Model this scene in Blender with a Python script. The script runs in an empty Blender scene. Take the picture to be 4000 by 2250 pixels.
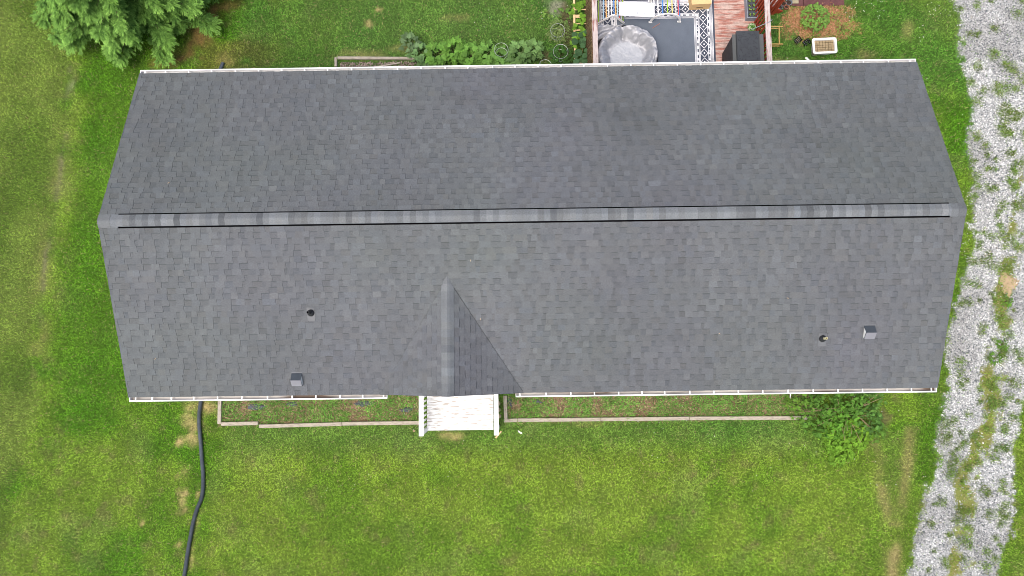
import bpy, math, random
import numpy as np
from mathutils import Vector, Matrix

random.seed(7); rng = np.random.default_rng(11)
SC = bpy.context.scene
COL = SC.collection
R = math.radians

# ------------------------------------------------------------------ camera
FPX = 2826.0
CAM = np.array([-0.338, -3.047, 20.57]); ROT = (0.0883, 0.0070, -0.0122)
cd = bpy.data.cameras.new('camera'); cam = bpy.data.objects.new('camera', cd); COL.objects.link(cam)
cam.location = CAM.tolist(); cam.rotation_euler = ROT
cd.sensor_width = 36; cd.lens = FPX / 4000 * 36; cd.clip_start = 0.1; cd.clip_end = 2000
SC.camera = cam
# ------------------------------------------------------------------ world, sun, exposure
SUN_EL, SUN_AZ = R(68), R(222)          # azimuth clockwise from +Y: high sun behind thin cloud, from the front left
w = bpy.data.worlds.new('World'); SC.world = w; w.use_nodes = True
nt = w.node_tree; bg = nt.nodes['Background']
sky = nt.nodes.new('ShaderNodeTexSky'); sky.sky_type = 'NISHITA'; sky.sun_disc = False
sky.sun_elevation = SUN_EL; sky.sun_rotation = SUN_AZ
sky.air_density = 0.8; sky.dust_density = 5.0; sky.ozone_density = 0.6
nt.links.new(sky.outputs[0], bg.inputs[0]); bg.inputs[1].default_value = 0.15
sd = bpy.data.lights.new('sun', 'SUN'); sd.energy = .95; sd.angle = R(35); sd.color = (1, 0.95, 0.86)
so = bpy.data.objects.new('sun', sd); COL.objects.link(so)
sv = Vector((math.sin(SUN_AZ) * math.cos(SUN_EL), math.cos(SUN_AZ) * math.cos(SUN_EL), math.sin(SUN_EL)))
so.rotation_euler = sv.to_track_quat('Z', 'Y').to_euler(); so.location = (0, 0, 40)
SC.view_settings.view_transform = 'Standard'; SC.view_settings.look = 'None'
SC.view_settings.exposure = 0.90; SC.view_settings.gamma = 1; SC.cycles.filter_width = 0.9

# ------------------------------------------------------------------ surveying helpers: photo point -> world point on a level
def _rm(p, r, y):
    return np.array(Matrix.Rotation(y, 3, 'Z') @ Matrix.Rotation(r, 3, 'Y') @ Matrix.Rotation(p, 3, 'X'))
_M = _rm(*ROT)
def U(px, py, z=0.0):
    d = _M @ np.array([(px - 2000) / FPX, -(py - 1125) / FPX, -1.0])
    q = CAM + d * (z - CAM[2]) / d[2]
    return Vector((float(q[0]), float(q[1]), z))
PX = 1 / 137.4                             # metres on the ground per photo pixel

# ------------------------------------------------------------------ noise (numpy)
_lat = rng.random((256, 256))
def vnoise(x, y):
    xi = np.floor(x).astype(int); yi = np.floor(y).astype(int); fx = x - xi; fy = y - yi
    fx = fx * fx * (3 - 2 * fx); fy = fy * fy * (3 - 2 * fy)
    a = _lat[xi & 255, yi & 255]; b = _lat[(xi + 1) & 255, yi & 255]
    c = _lat[xi & 255, (yi + 1) & 255]; d = _lat[(xi + 1) & 255, (yi + 1) & 255]
    return (a * (1 - fx) + b * fx) * (1 - fy) + (c * (1 - fx) + d * fx) * fy
def fbm(x, y, s=1.0, o=4, seed=0):
    x = np.asarray(x, float) * s + seed * 17.3; y = np.asarray(y, float) * s + seed * 9.7
    v = 0; a = 0.5; t = 0
    for i in range(o):
        v = v + a * vnoise(x, y); t += a; a *= 0.5; x = x * 2.03 + 5.1; y = y * 2.03 + 1.7
    return v / t

# ------------------------------------------------------------------ materials
def mat(name, col=None, rough=0.7, nscale=8.0, namt=0.2, bump=0.0, bscale=60.0, metal=0.0, stretch=(1, 1, 1), col2=None, thr=None, trans=0.0, spec=0.3, fine=None):
    """col None: colour read from the mesh attribute Col. col2: second colour mixed by noise (thr = sharp threshold)."""
    m = bpy.data.materials.new(name); m.use_nodes = True; t = m.node_tree; N = t.nodes; L = t.links
    b = N['Principled BSDF']; b.inputs['Roughness'].default_value = rough; b.inputs['Metallic'].default_value = metal
    b.inputs['Specular IOR Level'].default_value = spec
    tc = N.new('ShaderNodeTexCoord'); mp = N.new('ShaderNodeMapping'); mp.inputs['Scale'].default_value = stretch
    L.new(tc.outputs['Object'], mp.inputs['Vector'])
    no = N.new('ShaderNodeTexNoise'); no.inputs['Scale'].default_value = nscale; no.inputs['Detail'].default_value = 5
    L.new(mp.outputs[0], no.inputs['Vector'])
    if col is None:
        at = N.new('ShaderNodeAttribute'); at.attribute_name = 'Col'; base = at.outputs['Color']
    else:
        rgb = N.new('ShaderNodeRGB'); rgb.outputs[0].default_value = (*col, 1); base = rgb.outputs[0]
    if col2 is not None:
        mx = N.new('ShaderNodeMix'); mx.data_type = 'RGBA'
        rp = N.new('ShaderNodeMapRange'); lo, hi = thr if thr else (0.35, 0.65)
        rp.inputs['From Min'].default_value = lo; rp.inputs['From Max'].default_value = hi
        L.new(no.outputs['Fac'], rp.inputs['Value']); L.new(rp.outputs[0], mx.inputs['Factor'])
        L.new(base, mx.inputs['A']); mx.inputs['B'].default_value = (*col2, 1); base = mx.outputs['Result']
        n2 = N.new('ShaderNodeTexNoise'); n2.inputs['Scale'].default_value = nscale * 2.7; n2.inputs['Detail'].default_value = 4
        L.new(mp.outputs[0], n2.inputs['Vector']); vf = n2.outputs['Fac']
    else:
        vf = no.outputs['Fac']
    if fine:
        n3 = N.new('ShaderNodeTexNoise'); n3.inputs['Scale'].default_value = fine[0]; n3.inputs['Detail'].default_value = 1
        L.new(tc.outputs['Object'], n3.inputs['Vector'])
        ma = N.new('ShaderNodeMath'); ma.operation = 'MULTIPLY_ADD'; L.new(n3.outputs['Fac'], ma.inputs[0]); ma.inputs[1].default_value = fine[1] / max(namt, .01); ma.inputs[2].default_value = -0.5 * fine[1] / max(namt, .01)
        ad = N.new('ShaderNodeMath'); ad.operation = 'ADD'; L.new(vf, ad.inputs[0]); L.new(ma.outputs[0], ad.inputs[1]); vf = ad.outputs[0]
    vr = N.new('ShaderNodeMapRange'); vr.clamp = False; vr.inputs['From Min'].default_value = 0.25; vr.inputs['From Max'].default_value = 0.75
    vr.inputs['To Min'].default_value = 1 - namt; vr.inputs['To Max'].default_value = 1 + namt; L.new(vf, vr.inputs['Value'])
    vm = N.new('ShaderNodeVectorMath'); vm.operation = 'SCALE'; L.new(base, vm.inputs[0]); L.new(vr.outputs[0], vm.inputs['Scale'])
    L.new(vm.outputs[0], b.inputs['Base Color'])
    if bump:
        bn = N.new('ShaderNodeTexNoise'); bn.inputs['Scale'].default_value = bscale; bn.inputs['Detail'].default_value = 3
        L.new(mp.outputs[0], bn.inputs['Vector'])
        bp = N.new('ShaderNodeBump'); bp.inputs['Strength'].default_value = bump; bp.inputs['Distance'].default_value = 0.01
        L.new(bn.outputs['Fac'], bp.inputs['Height']); L.new(bp.outputs[0], b.inputs['Normal'])
    if trans:
        tr = N.new('ShaderNodeBsdfTranslucent'); ms = N.new('ShaderNodeMixShader'); ms.inputs[0].default_value = trans
        L.new(vm.outputs[0], tr.inputs['Color']); L.new(b.outputs[0], ms.inputs[1]); L.new(tr.outputs[0], ms.inputs[2])
        L.new(ms.outputs[0], N['Material Output'].inputs['Surface'])
    return m

M = {
 'shingle': mat('shingle', None, .92, 2.0, .05, fine=(70, .26), spec=.15, bump=.3, bscale=150),
 'siding': mat('siding', (.62, .61, .58), .6, 3, .05),
 'white': mat('white_aluminium', (.80, .80, .79), .4, 6, .05),
 'gutter_in': mat('gutter_inside', (.52, .53, .53), .6, 5, .12, stretch=(.4, 3, 3), col2=(.36, .34, .31), thr=(.52, .72)),
 'gutter_dirty': mat('gutter_leaf_litter', (.46, .44, .41), .9, 1.2, .3, stretch=(.5, 3, 3), col2=(.12, .09, .07), thr=(.46, .62)),
 'black': mat('black_plastic', (.004, .004, .005), .9, 20, .2, spec=.05),
 'pipe': mat('ribbed_black_pipe', (.065, .078, .092), .38, 12, .25, spec=.6),
 'rubber': mat('vent_rubber', (.022, .024, .026), .6, 20, .2),
 'flash': mat('flashing', (.115, .122, .128), .5, 20, .12),
 'ventmetal': mat('vent_metal', (.20, .205, .225), .4, 8, .06),
 'ventdark': mat('vent_dark', (.05, .06, .07), .5, 8, .08),
 'louvre': mat('vent_screen', (.8, .8, .76), .5, 90, .3),
 'pvc': mat('pvc_pipe', (.55, .52, .33), .5, 20, .15),
 'timber': mat('weathered_timber', (.37, .33, .27), .9, 6, .25, stretch=(1, 6, 6), col2=(.23, .20, .16), thr=(.5, .75), bump=.4),
 'timberY': mat('weathered_timber_across', (.27, .20, .13), .9, 6, .25, stretch=(6, 1, 6), col2=(.17, .13, .09), thr=(.5, .7), bump=.4),
 'whitewood': mat('white_painted_wood', (.86, .86, .85), .6, 5, .05, stretch=(1, 1, 1)),
 'porchfloor': mat('peeling_white_paint', (.70, .70, .685), .7, 5, .06, stretch=(.8, 6, 1), col2=(.38, .35, .31), thr=(.50, .62)),
 'deckfloor': mat('peeling_red_paint', (.42, .31, .265), .85, 2.6, .30, stretch=(.9, 5, 1), col2=(.31, .12, .09), thr=(.44, .62), fine=(30, .15)),
 'railtop': mat('worn_rail_paint', (.43, .37, .35), .8, 3, .2, stretch=(6, 1, 6), col2=(.22, .08, .06), thr=(.55, .70)),
 'redwood': mat('red_stained_wood', (.30, .048, .022), .7, 8, .25, stretch=(3, 3, .6)),
 'rug': mat('rug_field', (.105, .125, .155), .95, 3, .08, fine=(120, .1)),
 'rugdark': mat('rug_slate', (.055, .065, .09), .95, 3, .08, fine=(120, .1)),
 'rugwhite': mat('rug_white', (.74, .75, .77), .95, 60, .08),
 'silver': mat('silver_cover', (.33, .34, .365), .52, 7, .12, metal=.25, spec=.5, bump=.5, bscale=22),
 'silverin': mat('silver_cover_middle', (.37, .39, .42), .5, 6, .06, metal=.1, spec=.5, bump=.15, bscale=15),
 'darkcloth': mat('dark_cloth', (.03, .03, .034), .6, 12, .3),
 'card': mat('cardboard', (.62, .42, .20), .85, 10, .06),
 'lightwood': mat('pine_lath', (.66, .47, .26), .75, 8, .15, stretch=(3, 3, 1)),
 'bamboo': mat('bamboo', (.42, .28, .09), .5, 10, .15),
 'net': mat('woven_twig', None, .9, 30, .25),
 'leaf': mat('leaf', None, .65, 20, .15, trans=.28, spec=.12),
 'grass': mat('grass_blade', None, .6, 3, .15, trans=.12, spec=.15),
 'conifer': mat('conifer_leaf', None, .6, 20, .15, trans=.07, spec=.15),
 'stem': mat('plant_stem', (.13, .12, .05), .8, 10, .2),
 'bark': mat('bark', (.10, .065, .045), .95, 8, .3, stretch=(4, 4, .5), bump=.6),
 'stone': mat('gravel_stone', None, .85, 25, .22),
 'chip': mat('mulch_chip', None, .95, 30, .25),
 'wire': mat('galvanised_wire', (.45, .46, .47), .4, 10, .1, metal=.4),
 'fabric': mat('landscape_fabric', (.075, .08, .095), .85, 20, .3, bump=.5),
 'paver': mat('maroon_paver', (.10, .042, .042), .9, 14, .25, bump=.3),
 'beige': mat('beige_slab', (.30, .26, .17), .9, 12, .2),
 'grillfab': mat('grill_cover', (.030, .027, .026), .6, 9, .35, bump=.4, bscale=12),
 'greypanel': mat('grey_plastic', (.085, .092, .092), .5, 9, .08),
 'lid': mat('leaf_pressed_lid', (.042, .047, .052), .5, 9, .1),
 'lidleaf': mat('leaf_relief', (.018, .020, .024), .5, 9, .1),
 'potgrey': mat('grey_pot', (.22, .25, .29), .6, 12, .15),
 'terra': mat('terracotta', (.33, .14, .09), .8, 12, .2),
 'soil': mat('dark_soil', (.035, .024, .018), .95, 30, .4),
 'tote': mat('white_tote', (.78, .78, .76), .5, 8, .05),
 'cell': mat('brown_cells', (.30, .23, .13), .85, 12, .25),
 'celltop': mat('brown_cell_rim', (.20, .15, .085), .85, 12, .25),
 'water': mat('clear_film', (.55, .56, .56), .2, 12, .1),
 'dirt': mat('bare_dirt', (.36, .27, .16), .95, 9, .2, bump=.5, bscale=40),
}
for k, c in dict(green=(.30, .50, .03), sky=(.38, .62, .78), orange=(.80, .45, .12), blue=(.06, .20, .50), red=(.62, .10, .08), yellow=(.75, .62, .18), pale=(.60, .62, .60), rodwhite=(.84, .84, .83)).items():
    M['rod_' + k] = mat('rod_' + k, c, .45, 10, .05)

# ------------------------------------------------------------------ mesh builder
class MB:
    def __init__(s): s.v = []; s.f = []; s.c = []; s.m = []
    def poly(s, pts, col=(1, 1, 1), mi=0):
        n = len(s.v); s.v += [tuple(p) for p in pts]; s.f.append(tuple(range(n, n + len(pts)))); s.c.append(col); s.m.append(mi)
    def hexa(s, p, col=(1, 1, 1), mi=0):     # 8 points: bottom 4 ccw, top 4 ccw
        n = len(s.v); s.v += [tuple(q) for q in p]
        for f in ((3, 2, 1, 0), (4, 5, 6, 7), (0, 1, 5, 4), (1, 2, 6, 5), (2, 3, 7, 6), (3, 0, 4, 7)):
            s.f.append(tuple(n + i for i in f)); s.c.append(col); s.m.append(mi)
    def box(s, x0, x1, y0, y1, z0, z1, col=(1, 1, 1), mi=0, rz=0.0, piv=None):
        p = [(x0, y0, z0), (x1, y0, z0), (x1, y1, z0), (x0, y1, z0), (x0, y0, z1), (x1, y0, z1), (x1, y1, z1), (x0, y1, z1)]
        if rz:
            cx, cy = piv or ((x0 + x1) / 2, (y0 + y1) / 2); c, q = math.cos(rz), math.sin(rz)
            p = [(cx + (a - cx) * c - (b - cy) * q, cy + (a - cx) * q + (b - cy) * c, z) for a, b, z in p]
        s.hexa(p, col, mi)
    def bar(s, a, b, wd, h, col=(1, 1, 1), mi=0):      # rectangular bar from a to b, wd across (horizontal), h vertical-ish
        a = Vector(a); b = Vector(b); d = (b - a).normalized(); sd_ = d.cross(Vector((0, 0, 1)))
        sd_ = sd_.normalized() if sd_.length > 1e-4 else Vector((1, 0, 0)); up = sd_.cross(d)
        sd_ *= wd / 2; up *= h / 2
        s.hexa([a - sd_ - up, b - sd_ - up, b + sd_ - up, a + sd_ - up, a - sd_ + up, b - sd_ + up, b + sd_ + up, a + sd_ + up], col, mi)
    def tube(s, pts, r, n=8, col=(1, 1, 1), mi=0, cap=True, closed=False):
        pts = [Vector(p) for p in pts]; rr = r if isinstance(r, (list, tuple)) else [r] * len(pts)
        rings = []; up = Vector((0, 0, 1))
        for i, p in enumerate(pts):
            if closed: d = pts[(i + 1) % len(pts)] - pts[i - 1]
            else: d = pts[min(i + 1, len(pts) - 1)] - pts[max(i - 1, 0)]
            d.normalize(); a = d.cross(up)
            if a.length < .1: a = d.cross(Vector((1, 0, 0)))
            a.normalize(); b = a.cross(d); base = len(s.v)
            for k in range(n):
                t = 2 * math.pi * k / n; s.v.append(tuple(p + a * rr[i] * math.cos(t) + b * rr[i] * math.sin(t)))
            rings.append(base)
        m = len(rings)
        for i in range(m if closed else m - 1):
            A, B = rings[i], rings[(i + 1) % m]
            for k in range(n):
                s.f.append((A + k, A + (k + 1) % n, B + (k + 1) % n, B + k)); s.c.append(col); s.m.append(mi)
        if cap and not closed:
            s.f.append(tuple(rings[0] + k for k in range(n))); s.c.append(col); s.m.append(mi)
            s.f.append(tuple(rings[-1] + n - 1 - k for k in range(n))); s.c.append(col); s.m.append(mi)
    def prism(s, outline, z0, z1, col=(1, 1, 1), mi=0):
        n = len(outline); b = len(s.v)
        s.v += [(x, y, z0) for x, y in outline] + [(x, y, z1) for x, y in outline]
        s.f.append(tuple(b + n - 1 - i for i in range(n))); s.f.append(tuple(b + n + i for i in range(n)))
        for i in range(n): s.f.append((b + i, b + (i + 1) % n, b + n + (i + 1) % n, b + n + i))
        s.c += [col] * (n + 2); s.m += [mi] * (n + 2)
    def lathe(s, cx, cy, prof, n=20, col=(1, 1, 1), mi=0):
        b = len(s.v)
        for r, z in prof:
            for k in range(n): t = 2 * math.pi * k / n; s.v.append((cx + r * math.cos(t), cy + r * math.sin(t), z))
        for i in range(len(prof) - 1):
            for k in range(n):
                s.f.append((b + i * n + k, b + i * n + (k + 1) % n, b + (i + 1) * n + (k + 1) % n, b + (i + 1) * n + k)); s.c.append(col); s.m.append(mi)
    def build(s, name, mats, parent=None, off=(0, 0, 0), smooth=False, bevel=0, field=None):
        if not isinstance(mats, (list, tuple)): mats = [mats]
        me = bpy.data.meshes.new(name)
        me.from_pydata([(a - off[0], b - off[1], c - off[2]) for a, b, c in s.v], [], s.f)
        for m in mats: me.materials.append(m)
        me.polygons.foreach_set('material_index', s.m)
        if smooth: me.polygons.foreach_set('use_smooth', [True] * len(s.f))
        ca = me.color_attributes.new('Col', 'FLOAT_COLOR', 'CORNER')
        ln = np.array([len(f) for f in s.f]); cc = np.ones((len(s.f), 4)); cc[:, :3] = np.array(s.c)
        if field: va = np.array(s.v); ce = va[[f[0] for f in s.f]]; cc[:, :3] *= field(ce[:, 0], ce[:, 1])
        ca.data.foreach_set('color', np.repeat(cc, ln, axis=0).ravel())
        me.update()
        o = bpy.data.objects.new(name, me); COL.objects.link(o)
        if parent: o.parent = parent
        elif any(off): o.location = off
        if bevel:
            bv = o.modifiers.new('bevel', 'BEVEL'); bv.width = bevel; bv.segments = 2; bv.limit_method = 'ANGLE'
        return o

def np_mesh(name, verts, faces, cols, m, smooth=False):
    """faces: list of (F,k) index arrays; cols per vertex (N,3)"""
    me = bpy.data.meshes.new(name); me.vertices.add(len(verts)); me.vertices.foreach_set('co', verts.astype(np.float32).ravel())
    li = np.concatenate([f.ravel() for f in faces]); tot = np.concatenate([np.full(len(f), f.shape[1]) for f in faces])
    me.loops.add(len(li)); me.loops.foreach_set('vertex_index', li.astype(np.int32))
    me.polygons.add(len(tot)); st_ = np.concatenate([[0], np.cumsum(tot)[:-1]])
    me.polygons.foreach_set('loop_start', st_.astype(np.int32)); me.polygons.foreach_set('loop_total', tot.astype(np.int32))
    if smooth: me.polygons.foreach_set('use_smooth', np.ones(len(tot), bool))
    me.update(calc_edges=True)
    ca = me.color_attributes.new('Col', 'FLOAT_COLOR', 'POINT'); c4 = np.ones((len(verts), 4), np.float32); c4[:, :3] = cols
    ca.data.foreach_set('color', c4.ravel()); me.materials.append(m)
    o = bpy.data.objects.new(name, me); COL.objects.link(o); return o

def tag(o, label=None, cat=None, group=None, kind=None):
    if label: o['label'] = label
    if cat: o['category'] = cat
    if group: o['group'] = group
    if kind: o['kind'] = kind
    return o
def thing(name, loc, label, cat, group=None, rz=0.0):
    o = bpy.data.objects.new(name, None); COL.objects.link(o); o.location = loc; o.rotation_euler = (0, 0, rz)
    o.empty_display_size = .2
    return tag(o, label, cat, group)

# ================================================================== GROUND
def line_x(pts):       # world x of a photo polyline at world y
    q = np.array([U(a, b)[:2] for a, b in pts]); q = q[np.argsort(q[:, 1])]
    return lambda y: np.interp(y, q[:, 1], q[:, 0])
left_b = line_x([(290, 200), (268, 500), (215, 850), (185, 1050), (150, 1300), (120, 1600), (60, 1950), (0, 2300)])
track_l = line_x([(272, 280), (262, 480), (245, 650), (200, 900), (165, 1060)])
gr_l = line_x([(3690, -400), (3719, 0), (3757, 155), (3770, 330), (3785, 560), (3800, 800), (3790, 950), (3745, 1100), (3705, 1318), (3696, 1490), (3680, 1643), (3655, 1775), (3625, 1927), (3574, 2130), (3545, 2260), (3470, 2600)])
gr_r = line_x([(4800, -400), (4600, 600), (4150, 1300), (4000, 1620), (3970, 1850), (3944, 2100), (3913, 2260), (3900, 2600)])
STR = [(3990, 300, 0), (3985, 640, .02), (3965, 800, .12), (3944, 943, .16), (3925, 1055, .36), (3920, 1250, .28), (3905, 1300, .06), (3885, 1350, .2), (3880, 1420, .24), (3865, 1511, .32), (3862, 1570, .16), (3875, 1653, .30), (3825, 1734, .36), (3800, 1850, .36), (3785, 1950, .34), (3760, 2070, .42), (3735, 2200, .48), (3720, 2300, .5)]
strip = line_x([(a, b) for a, b, c in STR])
_sw = sorted((U(a, b).y, c) for a, b, c in STR)
strip_w = lambda y: np.interp(y, [a for a, b in _sw], [b for a, b in _sw])
trk1 = line_x([(3400, 1690), (3430, 1850), (3480, 2050), (3500, 2260)])
trk2 = line_x([(3560, 1700), (3545, 1850), (3530, 1980), (3500, 2150), (3480, 2300)])
def ell(x, y, px, py, rx, ry):
    c = U(px, py); n = (fbm(x, y, 4.5, 4, 5) - .5) * 2.2
    return np.clip(1.15 - np.sqrt(((x - c.x) / (rx * PX)) ** 2 + ((y - c.y) / (ry * PX)) ** 2) + n * .8, 0, 1)
BARE = [ # photo px centre, radii, colour key
 (740, 1712, 38, 34, 's', 1.2), (742, 1650, 50, 36, 's', .8), (700, 1735, 22, 14, 's', 1.2), (722, 1835, 14, 34, 's', 1.1), (700, 1860, 12, 10, 's', 1.2), (724, 1922, 26, 20, 's', 1.3),
 (712, 1960, 16, 26, 's', .8), (730, 1995, 20, 12, 's', .9), (694, 2002, 12, 10, 's', 1), (775, 1925, 14, 30, 's', 1.4), (765, 2040, 12, 60, 's', 1.0), (552, 2040, 12, 16, 's', 1.4), (700, 2125, 14, 12, 's', 1.4), (745, 2180, 14, 50, 's', .9),
 (760, 1590, 70, 30, 's', .8), (820, 1600, 60, 35, 's', .6), (1090, 1650, 100, 12, 's', .5),
 (3460, 1640, 30, 40, 'd', 1.6), (3300, 1600, 120, 40, 'd', .5), (2300, 1660, 80, 10, 's', .5), (1760, 1705, 70, 14, 's', 1.0),
 (770, 150, 50, 75, 'n', 1.3), (820, 60, 60, 50, 'n', 1.0), (640, 245, 80, 22, 'n', 1.2), (880, 20, 50, 30, 'n', .8), (870, 240, 40, 30, 's', .7),
 (720, 210, 60, 40, 'n', .9), (1440, 95, 20, 16, 's', .9), (1480, 40, 14, 8, 's', 1.2), (1770, 70, 60, 20, 's', .6), (1430, 215, 120, 25, 's', .6), (1560, 190, 60, 25, 's', .6),
 (2170, 20, 35, 50, 'g', 1.6), (2215, 70, 28, 60, 'd', 1.6), (2215, 160, 22, 100, 'd', 1.8), (2130, 225, 40, 25, 'd', 1.5),
 (3545, 130, 30, 60, 's', .5), (3100, 245, 60, 25, 's', .5), (3360, 220, 60, 30, 's', .5),
 (280, 330, 22, 30, 'g', .7), (3050, 250, 40, 20, 's', .5)]
KC = {'s': (.40, .27, .14), 'd': (.085, .05, .035), 'n': (.17, .075, .035), 'g': (.20, .18, .15)}
A_ = np.array
def ss(a, b, x): t = np.clip((x - a) / (b - a), 0, 1); return t * t * (3 - 2 * t)
def lawn(x, y):
    """colour of the lawn (N,3) and 0..1 cover of living grass, from where on the lot it grows"""
    n1 = fbm(x, y, .45, 4, 1); n2 = fbm(x, y, 1.3, 4, 2); n3 = fbm(x, y, .9, 3, 3); n4 = fbm(x, y, 3.5, 3, 4)
    deep = A_([.086, .236, .008]); yel = A_([.210, .335, .034]); olive = A_([.225, .300, .075]); dark = A_([.045, .11, .012]); blu = A_([.10, .225, .045]); straw = A_([.34, .27, .12])
    t = ss(.36, .62, n1 * .6 + n2 * .4)[:, None]
    front = ss(-4.6, -6.2, y)[:, None] * ss(-9.2, -8.6, x)[:, None]
    t = np.clip(t * .8 + front * .42 + ss(-5, -8, y)[:, None] * .12, 0, 1)
    c = deep * (1 - t) + yel * t
    c = c * (1 - ss(.6, .8, n3)[:, None] * .35) + olive * ss(.6, .8, n3)[:, None] * .35
    c = c * (1 - ss(.62, .8, n4)[:, None] * .5) + straw * ss(.62, .8, n4)[:, None] * .5 * .6 + dark * ss(.62, .8, n4)[:, None] * .2
    # left strip mown shorter and drier
    d = left_b(y) - x; k = ss(-.25, .5, d + (n2 - .5) * .8)[:, None]
    pt = ss(.38, .62, fbm(x, y, .8, 4, 25))[:, None]; dry = (olive * .40 + yel * .42) * (.88 + .28 * pt) + straw * (ss(1.2, 3.4, d)[:, None] * .14) - A_([.02, 0, .01]) * (1 - pt)
    c = c * (1 - k * .85) + dry * k * .85
    # fresh deep green strip left of the house
    k = (ss(-.1, -1.0, d) * ss(-9.0, -10.4, x) * ss(-6.0, -3.0, y))[:, None] * .75
    c = c * (1 - k) + deep * k
    # coarser bluish green close to the beds and behind the house
    k = (ss(-6.2, -5.3, y) * ss(-9.0, -8, x) * ss(9, 7, x))[:, None] * .55
    c = c * (1 - k) + blu * k
    k = (ss(3.5, 5, y) * ss(-7.0, -4, x))[:, None] * .45
    c = c * (1 - k) + blu * k
    k = (ss(3.5, 5, y) * ss(-10, -9.3, x) * ss(-6.6, -8.3, x) * ss(.45, .62, n2))[:, None] * .42
    c = c * (1 - k) + A_([.17, .10, .04]) * k
    cov = np.ones_like(x)
    for px, py, rx, ry, kk, s_ in BARE:
        e = np.clip(ell(x, y, px, py, rx, ry) * s_, 0, 1); cov = cov * (1 - e * .96); c = c * (1 - .75 * e[:, None]) + A_(KC[kk]) * .75 * e[:, None]
    # faint mowing stripes running along the left boundary
    st_ = np.sin((x - left_b(y)) * 6.283 / 1.05 + 1.2 * fbm(x, y, .5, 2, 61)) * ss(-8.5, -9.6, x) + .6 * np.sin((y + .04 * x) * 6.283 / 1.1 + 2 * fbm(x, y, .4, 2, 62)) * ss(-4.6, -6, y) * ss(-9.2, -8.4, x)
    c = c * (1 + .055 * st_[:, None])
    # tyre tracks
    for ln, wd, rng_, st_, cc in ((trk1, .20, (-9.5, -4.8), .45, straw), (trk2, .17, (-9.5, -5.2), .4, straw), (track_l, .06, (-2.2, 5.6), .7, A_([.10, .13, .07])), (track_l, .30, (-3, 5.6), .22, straw)):
        e = np.exp(-((x - ln(y) - (n2 - .5) * .25) / wd) ** 2) * (y > rng_[0]) * (y < rng_[1]) * st_ * (.1 + 1.5 * ss(.3, .65, fbm(x, y, 1.7, 3, 27)))
        e = np.clip(e, 0, .9); c = c * (1 - e[:, None]) + cc * e[:, None]; cov = cov * (1 - .55 * e)
    e = np.exp(-((x - trk2(y) - .5) / .3) ** 2) * (y > -6.8) * (y < -4.2) * .6; c = c * (1 - e[:, None]) + deep * .8 * e[:, None]
    return c, cov
FRONT_BED1 = (U(857, 1560), U(1640, 1658)); FRONT_BED2 = (U(1972, 1560), U(3150, 1637))
def in_bed(x, y):
    a, b = FRONT_BED1; c, d = FRONT_BED2
    return ((x > a.x) & (x < b.x) & (y > b.y) & (y < -3.7)) | ((x > c.x) & (x < d.x + .3) & (y > d.y) & (y < -3.7))
RB0, RB1 = U(1322, 262), U(1640, 236)
MUL = U(3200, 85)
def in_mulch(x, y): return np.clip(1.35 - np.sqrt(((x - MUL.x) / .92) ** 2 + ((y - MUL.y + .05) / .52) ** 2) + (fbm(x, y, 4, 3, 8) - .5) * 1.0, 0, 1)
def in_gravel(x, y):
    n = (fbm(x, y, 1.6, 4, 6) - .5) * .55 + (fbm(x, y, 9, 3, 28) - .5) * .28
    g = np.clip((np.minimum(x - gr_l(y), gr_r(y) - x) + n) / .12, 0, 1)
    w_ = strip_w(y) * (.25 + 1.1 * fbm(x * .8, y, 1.6, 3, 9))
    s_ = np.clip((w_ * 1.35 - np.abs(x - strip(y)) + n * 1.1) / .12, 0, 1) * (strip_w(y) > .03) * ss(.36, .50, fbm(x, y, 3.2, 4, 63))
    pt = 0
    return np.clip(g * (1 - s_) - pt * .6, 0, 1), g * s_

# ground sheet: fine grid in the middle, reaching far out
gx = np.concatenate([[-400, -120, -45], np.linspace(-20, 20, 341), [45, 120, 400]]); gy = np.concatenate([[-400, -120, -40], np.linspace(-13, 13, 221), [40, 120, 400]])
X, Y = np.meshgrid(gx, gy); xf, yf = X.ravel(), Y.ravel()
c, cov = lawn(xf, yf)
c = c * .42 * cov[:, None] + c * .95 * (1 - cov[:, None])  # thatch tone under living grass, darkened further as painted shade between blades
b_ = in_bed(xf, yf); c[b_] = A_([.17, .115, .07]) * (.6 + .8 * fbm(xf[b_], yf[b_], 5, 3, 2))[:, None]
mm = in_mulch(xf, yf)[:, None]; c = c * (1 - mm) + A_([.30, .13, .07]) * mm
g, s_ = in_gravel(xf, yf); c = c * (1 - g[:, None] * .8) + A_([.34, .335, .31]) * g[:, None] * .8
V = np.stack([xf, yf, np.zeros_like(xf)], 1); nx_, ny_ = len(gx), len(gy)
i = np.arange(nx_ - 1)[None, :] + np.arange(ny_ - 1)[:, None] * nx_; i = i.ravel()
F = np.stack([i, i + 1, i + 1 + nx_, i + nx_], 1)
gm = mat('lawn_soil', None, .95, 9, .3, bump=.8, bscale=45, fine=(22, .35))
tag(np_mesh('ground', V, [F], c, gm), kind='structure')

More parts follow.
